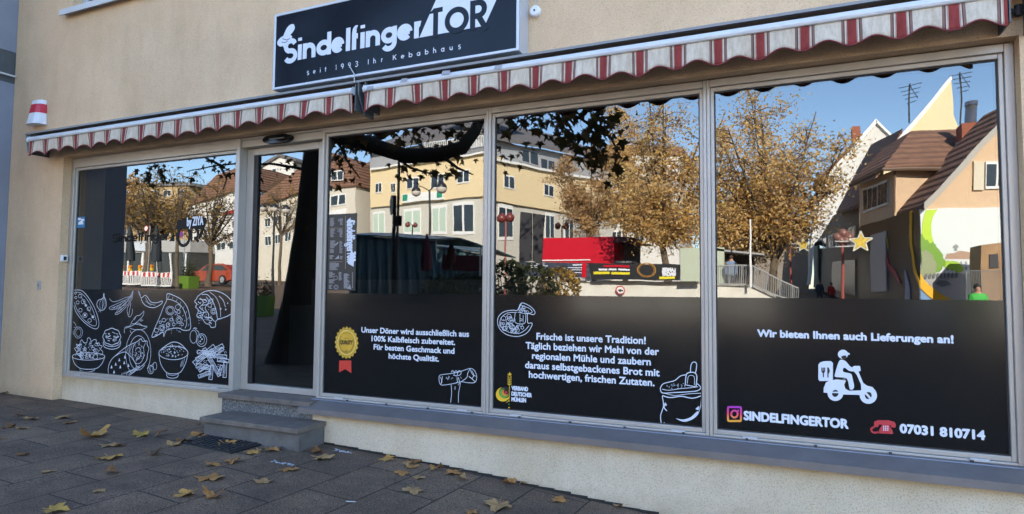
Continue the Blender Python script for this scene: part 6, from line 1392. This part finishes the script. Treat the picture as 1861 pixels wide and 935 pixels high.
lampat(491, 25, [(475, 378), (495, 378), (515, 381)], .22, M_OPAL, 'black street lamp with three half black globes seen in the door', M_BLK, M_CAP)
lampat(748, 41, [(741, 409), (755, 410)], .20, M_RGLOBE, 'twin street lamp with small red globes behind the black lamp', M_BLK)
lampat(918, 36, [(912, 397), (926, 396)], .30, M_RGLOBE, 'red globe lamp at the left edge of the trailer window', M_RPOLE)
lampat(1022, 41, [(1014, 411), (1029, 411)], .22, M_RGLOBE, 'red globe lamp standing behind the red trailer', M_RPOLE)
lampat(1532, 27, [(1522, 431), (1532, 424), (1542, 431), (1528, 436), (1537, 436)], .16, mat('mauve_globe', (.22, .11, .09), .25), 'reddish lamp with a bunch of five dull globes in the side street', M_RPOLE)
lampat(1437, 44, [(1431, 434), (1443, 435)], .24, MATS['mauve_globe'], 'reddish lamp further down the side street beside the smaller star', M_RPOLE)
def star(px, py, r, Y, label):
    c_ = RP(px, py, Y); s_ = thing('christmas_star', label, 'star', c_, 'golden Christmas stars on the lamps')
    mb = MB(); P = [c_+Vector((math.sin(6.283*k_/10)*(r if k_ % 2 == 0 else r*.42), 0, math.cos(6.283*k_/10)*(r if k_ % 2 == 0 else r*.42))) for k_ in range(10)]
    for k_ in range(10): mb.tube([P[k_], P[(k_+1) % 10]], r*.06, 5)
    mb.build('frame', mat('star_white', (.7, .7, .6), .5), s_)
    mb = MB(); mb.prism([c_+(p-c_)*.8+Vector((0, -.02, 0)) for p in P], (0, .04, 0)); mb.build('tinsel', mat('gold_tinsel', (.62, .45, .06), .4, .3, var=.5, vs_=30), s_)
    mb = MB(); mb.tube([c_+Vector((-r*2.1, -.05, r*.15)), c_+Vector((r*.9, -.05, r*.15))], .02, 4); mb.tube([c_+Vector((-r*2.1, -.05, -r*.35)), c_+Vector((r*.4, -.05, -r*.35))], .02, 4); mb.build('bracket', M_FRAME, s_)
star(1564, 440, .40, 26, 'larger golden star hanging from the nearer reddish lamp'); star(1461, 446, .40, 42, 'smaller golden star further down the side street')

# ---- market stalls and parasols
M_TEAL = mat('teal_tarpaulin', (.045, .105, .12), .35, var=.35, vs_=2.2); M_BURG = mat('burgundy_cloth', (.11, .018, .025), .8, var=.2)
def stall(pts, Y, depth, label, roofpts, m=M_TEAL):
    t_ = thing('market_stall', label, 'market stall', gp((pts[0][0]+pts[1][0])/2, Y), 'market stalls with teal covers')
    mb = MB(); A, B, C_, D_ = [RP(*p, Y) for p in pts]; n = 26
    for i in range(n):
        u0, u1 = i/n, (i+1)/n; w0, w1_ = .06*math.sin(i*2.1), .06*math.sin((i+1)*2.1)
        mb.face([A.lerp(B, u0)+Vector((0, w0*.3, 0)), A.lerp(B, u1)+Vector((0, w1_*.3, 0)), D_.lerp(C_, u1)+Vector((0, w1_, 0)), D_.lerp(C_, u0)+Vector((0, w0, 0))])
    mb.build('side_curtain', m, t_)
    mb = MB(); up_ = Vector((0, -depth*.5, .16)); mb.prism([A+Vector((-.1, .1, 0)), B+Vector((.1, .1, 0)), B+up_, A+up_], (0, 0, .04)); mb.prism([A+up_, B+up_, B+Vector((.1, -depth, 0)), A+Vector((-.1, -depth, 0))], (0, 0, .04)); mb.build('roof_cover', m, t_)
    for q in (A, B):
        for dy in (-.08, -depth+.05): mb = MB(); mb.tube([Vector((q.x, q.y+dy, gz(q.x, q.y+dy))), Vector((q.x, q.y+dy, q.z))], .025, 6); mb.build('leg', M_RAIL, t_)
    return t_
stall([(640, 428), (790, 438), (800, 560), (632, 560)], 13.5, 2.6, 'long closed market stall wrapped in dark teal tarpaulin beside the menu sheet', None)
stall([(792, 448), (874, 462), (876, 560), (792, 560)], 17, 2.4, 'farther market stall with a ribbed teal roof behind the lamp', None)
b3 = thing('banner', 'faded burgundy banner hanging below the farther teal stall roof', 'banner', RP(842, 494, 16.4), 'banners along the railing above the wall'); rpart('cloth', b3, M_BURG, [([(803, 463), (880, 466), (880, 494), (803, 492)], flat(16.4))], .03)
def parasol(px, y0, y1, Y, r, m, label, group):
    b0 = gp(px, Y); t_ = thing('closed_parasol', label, 'parasol', b0, group); top, bot = RP(px, y0, Y), RP(px, y1, Y)
    mb = MB(); mb.tube([b0, top], .03, 8); mb.tube([b0, b0+Vector((0, 0, .1))], .28, 12); mb.build('pole', M_DARK, t_)
    mb = MB(); R = random.Random(int(px)); n = 20; prof = [(0, .12), (.15, .35), (.45, .75), (.75, 1), (.92, .9), (1, .95)]
    for k_, (u, w_) in enumerate(prof):
        c_ = top.lerp(bot, u)
        for j in range(n): a = 6.283*j/n; rr = r*w_*(1+.22*math.cos(a*8+k_*.4)); mb.v.append(c_+Vector((rr*math.cos(a), rr*math.sin(a), .03*math.cos(a*8))))
    for k_ in range(len(prof)-1):
        for j in range(n): mb.f.append([k_*n+j, k_*n+(j+1) % n, (k_+1)*n+(j+1) % n, (k_+1)*n+j]); mb.m.append(0)
    mb.build('folded_canopy', m, t_, smooth=True)
PG_ = 'closed parasols on the square'
parasol(775.5, 426, 492, 12.5, .13, M_BURG, 'closed burgundy parasol beside the teal stall, left one', PG_); parasol(820, 437, 480, 16, .13, M_BURG, 'closed burgundy parasol in front of the farther stall', PG_)
M_NAVY = mat('dark_parasol_cloth', (.018, .024, .03), .8)
parasol(237, 408, 474, 27, .26, M_NAVY, 'closed black parasol behind the barriers, left one', PG_); parasol(284, 408, 476, 27, .27, M_NAVY, 'closed black parasol behind the barriers, right one', PG_)
# sign post, seen from behind
def post_sign(px, py, r, Y, m, label, ring=None, rot=0, extra=None, pr_=.035):
    b0 = gp(px, Y); c_ = RP(px, py, Y); t_ = thing('traffic_sign', label, 'traffic sign', b0); mb = MB(); mb.tube([b0, Vector((b0.x, b0.y, c_.z+r))], pr_, 8); mb.build('pole', M_BLK if not ring else M_RAIL, t_)
    ca, sa = math.cos(rot), math.sin(rot)
    mb = MB(); mb.prism([c_+Vector((r*math.cos(a)*ca, .05+r*math.cos(a)*sa, r*math.sin(a))) for a in [6.283*k_/24 for k_ in range(24)]], (0, .02, 0)); d_ = mb.build('plate', m, t_)
    if ring:
        mb = MB(); mb.prism([c_+Vector((r*.78*math.cos(a), .075, r*.78*math.sin(a))) for a in [6.283*k_/24 for k_ in range(24)]], (0, .006, 0)); mb.build('field', ring[0], d_)
        if ring[1]: mb = MB(); mb.prism([c_+Vector((-r*.66, .085, r*.52)), c_+Vector((-r*.52, .085, r*.66)), c_+Vector((r*.66, .085, -r*.52)), c_+Vector((r*.52, .085, -r*.66))], (0, .004, 0)); mb.build('bar', MATS['sign_red'], d_)
    return t_
ps = post_sign(714, 374, .225, 11.5, M_BLK, 'round traffic sign seen dark from behind on a double post before the yellow building', rot=.8, pr_=.045)
q = RP(725, 402, 11.5); mb = MB(); mb.box(q.x-.085, q.x+.085, q.y, q.y+.03, q.z-.11, q.z+.11); mb.build('plate', M_BLK, ps)
q = gp(721, 11.5); mb = MB(); mb.tube([q, q+Vector((0, 0, 4.6))], .03, 8); mb.build('pole', M_BLK, ps)
post_sign(331, 427, .22, 30, MATS['sign_red'], 'round blue and red no stopping sign on a grey pole beside the planter', (mat('sign_blue', (.02, .06, .30), .4), True))
post_sign(267, 416, .17, 28, MATS['sign_red'], 'round white sign with red rim on a thin pole between the parasols', (M_FRAME, False))
# barriers with lamps
BG = 'red and white construction barriers'
def barrier(px0, px1, Y, label):
    a, c_ = gp(px0, Y), gp(px1, Y); t_ = thing('construction_barrier', label, 'barrier', a, BG); L_ = c_.x-a.x; z0 = max(a.z, c_.z); H = 1.0; mb = MB()
    mb.box(a.x, c_.x, a.y, a.y+.05, z0+.70, z0+1.0); mb.box(a.x, c_.x, a.y, a.y+.05, z0+.12, z0+.2)
    n = max(5, int(L_/.14))
    for k_ in range(n+1): x = a.x+L_*k_/n; mb.box(x-.022, x+.022, a.y+.005, a.y+.045, z0+.2, z0+.70)
    mb.build('panel', M_FRAME, t_)
    mb = MB(); k_ = 0; x = a.x+.15
    while x < c_.x-.12: mb.box(x, x+.2, a.y+.052, a.y+.058, z0+.72, z0+.98); x += .42
    mb.build('red_fields', MATS['sign_red'], t_)
    mb = MB(); mb.box(a.x+.1, a.x+.35, a.y-.3, a.y+.35, z0, z0+.12); mb.build('foot', M_DARK, t_); mb = MB(); mb.box(c_.x-.35, c_.x-.1, a.y-.3, a.y+.35, z0, z0+.12); mb.build('foot', M_DARK, t_)
    return z0
zz0 = barrier(215, 257, 27, 'white mesh barrier with red fields on top, left one'); barrier(258.5, 284, 27, 'white mesh barrier with red fields on top, middle one'); barrier(285, 312, 27.4, 'white mesh barrier in the shade, right one')
for i, px in enumerate((220, 236, 254, 275)):
    q = gp(px, 27); q.z = zz0+1.0; t_ = thing('warning_lamp', ['yellow warning lamp on the barrier, nearest the dark wall', 'yellow warning lamp on the barrier, second from the dark wall', 'yellow warning lamp on the barrier, right of the second', 'yellow warning lamp on the middle barrier'][i], 'warning lamp', q, 'warning lamps on the barriers')
    mb = MB(); mb.box(q.x-.09, q.x+.09, q.y-.05, q.y+.06, q.z, q.z+.18); mb.build('battery_case', mat('lamp_yellow', (.70, .42, .01), .5), t_); mb = MB(); mb.tube([q+Vector((0, -.06, .29)), q+Vector((0, .07, .29))], .11, 14); mb.build('lens', mat('lamp_amber', (.6, .2, .01), .2), t_)
# planter
pt = thing('planter', 'lime green planter box with dark shrubs beside the no stopping sign', 'planter', gp(343, 29)); q = gp(343, 29)
mb = MB(); hw = .5
mb.prism([q+Vector((-hw*.92, -.4, 0)), q+Vector((hw*.92, -.4, 0)), q+Vector((hw, -.4, .8)), q+Vector((-hw, -.4, .8))], (0, .8, 0)); mb.build('box', mat('lime_planter', (.10, .19, .015), .6), pt)
mb = MB(); R = random.Random(2)
for _ in range(700): quad_leaf(mb, q+Vector((R.uniform(-.5, .5), R.uniform(-.4, .4), .8+abs(R.gauss(0, .45)))), .06, R)
mb.build('foliage', SHRUB, pt)
pt2 = thing('planter', 'lime green planter with a dark plant seen at the left of the door', 'planter', gp(477, 17)); q = gp(477, 17)
mb = MB(); mb.prism([q+Vector((-.22, -.2, 0)), q+Vector((.22, -.2, 0)), q+Vector((.25, -.2, .75)), q+Vector((-.25, -.2, .75))], (0, .4, 0)); mb.build('box', MATS['lime_planter'], pt2)
mb = MB()
for _ in range(240): quad_leaf(mb, q+Vector((R.uniform(-.22, .22), R.uniform(-.2, .2), .75+abs(R.gauss(0, .25)))), .05, R)
mb.build('foliage', SHRUB, pt2)
# ---- far left buildings
ob_ = thing('ochre_block', 'long flat-roofed ochre block far behind the bare trees', 'building', gp(285, 70))
rpart('wall', ob_, mat('ochre_render', (.40, .28, .14), .9, var=.12, vs_=.4), [([(150, 338), (342, 336), (342, 560), (150, 560)], flat(70))], 9)
for r_ in range(4):
    for c_ in range(5): x, y = 226+c_*24, 346+r_*24; rwin(ob_, flat(70), [(x, y), (x+12, y), (x+12, y+11), (x, y+11)])
rpart('roof_edge', ob_, mat('roof_edge_grey', (.2, .2, .2), .7), [([(146, 334), (346, 332), (346, 338), (146, 340)], flat(69.7))], 9.6)
lw_ = thing('department_store', 'long white building with a red strip and a brown roof behind the red car', 'building', gp(395, 55))
rpart('wall', lw_, M_WB, [([(344, 372), (448, 338), (448, 560), (344, 560)], flat(55))], 7)
rpart('roof', lw_, M_TILE, [([(342, 373), (392, 318), (448, 300), (450, 340)], flat(54.6))], 7)
rpart('red_strip', lw_, MATS['sign_red'], [([(404, 388), (432, 378), (432, 385), (404, 393)], flat(54.8))], .15)
for k_ in range(4): rwin(lw_, flat(55), [(350+k_*22, 446-k_*2), (366+k_*22, 444-k_*2), (366+k_*22, 458-k_*2), (350+k_*22, 460-k_*2)])
cw = thing('long_house', 'cream house with a long brown roof seen through the glass door', 'building', gp(515, 50))
rpart('wall', cw, mat('cream_render', (.55, .51, .43)), [([(450, 384), (558, 342), (558, 560), (450, 560)], flat(50))], 6)
rpart('roof', cw, M_TILE, [([(446, 386), (560, 342), (556, 296), (470, 358)], flat(49.6))], 6)
for r_ in range(2):
    for k_ in range(4): x, y = 480+k_*18, 396-k_*4+r_*34; rwin(cw, flat(50), [(x, y), (x+10, y-2), (x+10, y+16), (x, y+18)])
uw_ = thing('white_house', 'white upper storey rising behind the long brown roof', 'building', gp(500, 62)); rpart('wall', uw_, M_WB, [([(466, 304), (505, 283), (532, 292), (532, 560), (466, 560)], flat(62))], 6); rwin(uw_, flat(62), [(486, 308), (500, 306), (500, 322), (486, 324)])
rpart('roof', uw_, MATS['slate_roof'], [([(462, 304), (505, 279), (536, 290), (536, 294), (505, 284), (463, 309)], flat(61.7))], 6.5)
pv = thing('market_pavilion', 'low grey pavilion with dark glazing behind the red and white barriers', 'pavilion', gp(285, 44))
rpart('wall', pv, mat('pavilion_grey', (.36, .36, .35), .8), [([(200, 438), (345, 436), (345, 458), (200, 460)], flat(44))], 3)
rpart('glazing', pv, mat('pavilion_glass', (.03, .035, .04), .1), [([(200, 460.5), (345, 458.5), (345, 545), (200, 545)], flat(44.2))], 3)
for i_ in range(6): x_ = 205+i_*26; rpart('post', pv, M_FRAME, [([(x_, 460), (x_+2, 460), (x_+2, 545), (x_, 545)], flat(43.9))], .1)
rpart('banner_sheet', pv, mat('pale_blue_sheet', (.5, .55, .6), .6), [([(241, 441), (262, 441), (262, 456), (241, 456)], flat(43.8))], .05)
fb = thing('street_houses', 'grey-brown row of houses closing the view behind the golden trees', 'building', RP(1380, 500, 96))
rpart('wall', fb, mat('grey_brown_render', (.26, .22, .18), .9, var=.15, vs_=.5), [([(1285, 400), (1470, 420), (1470, 545), (1285, 545)], flat(96))], 8)
rpart('roof', fb, M_TILE, [([(1280, 401), (1474, 421), (1468, 398), (1290, 376)], flat(95.6))], 8)
for i_ in range(7): x_ = 1300+i_*24; rwin(fb, flat(96), [(x_, 432+i_*1.5), (x_+10, 433+i_*1.5), (x_+10, 450+i_*1.5), (x_, 450+i_*1.5)])
hl = MB(); N_ = 60; R = random.Random(90)
for i_ in range(N_+1):
    a_ = math.radians(180+(i_/N_)*180); rr_ = 420; hh = 9+7*math.sin(i_*.33)+4*math.sin(i_*.9+1)
    for q_, z_ in ((1, -6), (1, hh*.6), (1.12, hh), (1.5, hh*1.2)): hl.v.append(Vector((rr_*q_*math.cos(a_), rr_*q_*math.sin(a_), z_)))
for i_ in range(N_):
    for j_ in range(3): hl.f.append([i_*4+j_, (i_+1)*4+j_, (i_+1)*4+j_+1, i_*4+j_+1]); hl.m.append(0)
structure(hl.build('hills', mat('wooded_hills', (.07, .065, .03), .95, c2=(.12, .08, .03), vs_=.06)))
# ---- red car (side view, nose to the left in the mirror)
ca = thing('parked_car', 'orange-red estate car parked behind the planter', 'car', gp(420, 34)); q = gp(420, 34); x0 = RP(360, 500, 34).x; z0 = gz(x0, q.y)+.02
def carprof(P, y0, y1, m, name, par): mb = MB(); mb.prism([(x0+x, q.y+y0, z0+z) for x, z in P], (0, y1-y0, 0)); o = mb.build(name, m, par); return bevel(o, .05, 3)
M_CAR = mat('orange_red_paint', (.30, .04, .015), .3, coat=.6)
bd = carprof([(0, .35), (.02, .75), (.25, .92), (1.15, 1.02), (1.85, 1.50), (3.6, 1.52), (4.2, 1.05), (4.35, .95), (4.35, .38), (3.9, .30), (.4, .30)], -.85, .85, M_CAR, 'body', ca)
for P in ([(1.3, 1.04), (1.9, 1.44), (2.5, 1.45), (2.5, 1.04)], [(2.58, 1.04), (2.58, 1.45), (3.5, 1.45), (3.95, 1.06)]): mb = MB(); mb.prism([(x0+x, q.y+.853, z0+z) for x, z in P], (0, .01, 0)); mb.build('window', M_PANE, ca)
for wx in (.75, 3.55):
    mb = MB(); mb.tube([(x0+wx, q.y+.62, z0+.33), (x0+wx, q.y+.88, z0+.33)], .34, 20); wh_ = mb.build('wheel', M_BLACK, ca); mb = MB(); mb.tube([(x0+wx, q.y+.88, z0+.33), (x0+wx, q.y+.895, z0+.33)], .22, 10); mb.build('rim', mat('alloy', (.55, .55, .56), .3, .7), wh_)
mb = MB(); mb.box(x0-.01, x0+.12, q.y+.5, q.y+.86, z0+.68, z0+.84); mb.build('headlight', mat('headlight', (.7, .7, .7), .1), ca)
# ---- wooden door panel and fence at the far right, people
wd = thing('wooden_hut', 'upright wooden hut wall with a small square window at the far right', 'hut', gp(1805, 22))
rpart('wall', wd, mat('raw_wood', (.34, .21, .11), .8, var=.25, vs_=3), [(Z4([(1001, 706), (1110, 696), (1110, 1000), (1001, 1000)]), flat(22))], 1.2)
rpart('window', wd, M_DARK, [(Z4([(1032, 742), (1064, 740), (1064, 790), (1032, 792)]), flat(21.97))], .04)
fc = thing('site_fence', 'grey wire fence panel in front of the mural', 'fence', gp(1790, 20.5)); mb = MB()
for k_ in range(24): x = 948+k_*6; mb.tube([RP(*z4(x, 800), 20.5), RP(*z4(x, 960), 20.5)], .006, 4)
mb.build('wires', M_RAIL, fc); mb = MB(); mb.tube([RP(*z4(946, 960), 20.5), RP(*z4(946, 800), 20.5), RP(*z4(1086, 800), 20.5), RP(*z4(1086, 960), 20.5)], .02, 6); mb.build('frame', M_RAIL, fc)
def person(base, H, jacket, trousers, hair, label, arms=.25, long=0, face=1):
    base = Vector(base); k_ = H/1.75; nm_ = 'person'
    V = [(0, 0, .95), (0, 0, 1.15), (0, 0, 1.38), (0, 0, 1.50), (0, .01, 1.62), (0, .015, 1.72), (.17, 0, 1.40), (.23, .02, 1.14), (.22, .08, .88), (-.17, 0, 1.40), (-.23, .02, 1.14), (-.22, .08, .88), (.09, 0, .9), (.10, .03, .5), (.10, -.02, .08), (.11, .12, .04), (-.09, 0, .9), (-.10, -.03, .5), (-.10, -.06, .08), (-.11, .08, .04)]
    E_ = [(0, 1), (1, 2), (2, 3), (3, 4), (4, 5), (2, 6), (6, 7), (7, 8), (2, 9), (9, 10), (10, 11), (0, 12), (12, 13), (13, 14), (14, 15), (0, 16), (16, 17), (17, 18), (18, 19)]
    RD = [(.17, .12), (.17, .12), (.16, .11), (.055, .055), (.09, .105), (.07, .085), (.075, .075), (.06, .06), (.045, .045), (.075, .075), (.06, .06), (.045, .045), (.095, .095), (.07, .07), (.05, .05), (.045, .045), (.095, .095), (.07, .07), (.05, .05), (.045, .045)]
    me = bpy.data.meshes.new('body'); me.from_pydata([(x*k_, y*k_*face, z*k_) for x, y, z in V], E_, []); o = bpy.data.objects.new('tmp_body', me); col.objects.link(o)
    sk = o.modifiers.new('skin', 'SKIN')
    for i, r in enumerate(RD): me.skin_vertices[0].data[i].radius = (r[0]*k_, r[1]*k_)
    me.skin_vertices[0].data[0].use_root = True
    o.modifiers.new('sub', 'SUBSURF').levels = 1
    m2 = bpy.data.meshes.new_from_object(o.evaluated_get(bpy.context.evaluated_depsgraph_get())); bpy.data.objects.remove(o)
    m2.materials.clear()
    for m in (jacket, trousers, mat('skin', (.45, .25, .17), .6), M_DARK): m2.materials.append(m)
    for p in m2.polygons:
        z = p.center.z/k_; x = abs(p.center.x/k_)
        p.material_index = 2 if (z > 1.49 or (x > .17 and z < .90 and z > .7)) else 3 if z < .1 else 1 if (z < .88-long and x < .19) else 0; p.use_smooth = True
    root = bpy.data.objects.new('person', m2); col.objects.link(root); root.location = base; ORG[root.name] = base; tag(root, label, 'person')
    mb = MB(); mb.ball(base+Vector((0, -.025*k_*face, 1.68*k_)), .108*k_, 12, 1, 1.05, .95); mb.build('hair', hair, root, smooth=True); return root
M_JN = mat('dark_trousers', (.03, .035, .06), .8); M_HB = mat('brown_hair', (.05, .03, .02), .7)
person(gp(1490, 50), 1.78, mat('navy_coat', (.025, .04, .075), .8), M_JN, mat('grey_hair', (.2, .16, .12), .7), 'person in a long navy coat walking away down the street', long=.25, face=-1)
person(gp(1511, 50), 1.68, mat('red_jacket', (.5, .02, .02), .7), M_JN, M_HB, 'person in a bright red jacket with a shoulder strap walking away', face=-1)
q = gp(1776, 18.6); person(Vector((q.x, q.y, RP(1776, 517, 18.6).z-1.45)), 1.45, mat('green_jacket', (.05, .42, .06), .7), M_JN, mat('black_hair', (.015, .012, .01), .6), 'person in a bright green jacket facing the shop at far right')
q = RP(1329, 513, 30.2); person(Vector((q.x, q.y, q.z-.5)), 1.7, mat('grey_blue_shirt', (.16, .22, .33), .8), M_JN, M_HB, 'person in a grey-blue shirt standing at the kiosk counter', face=-1)
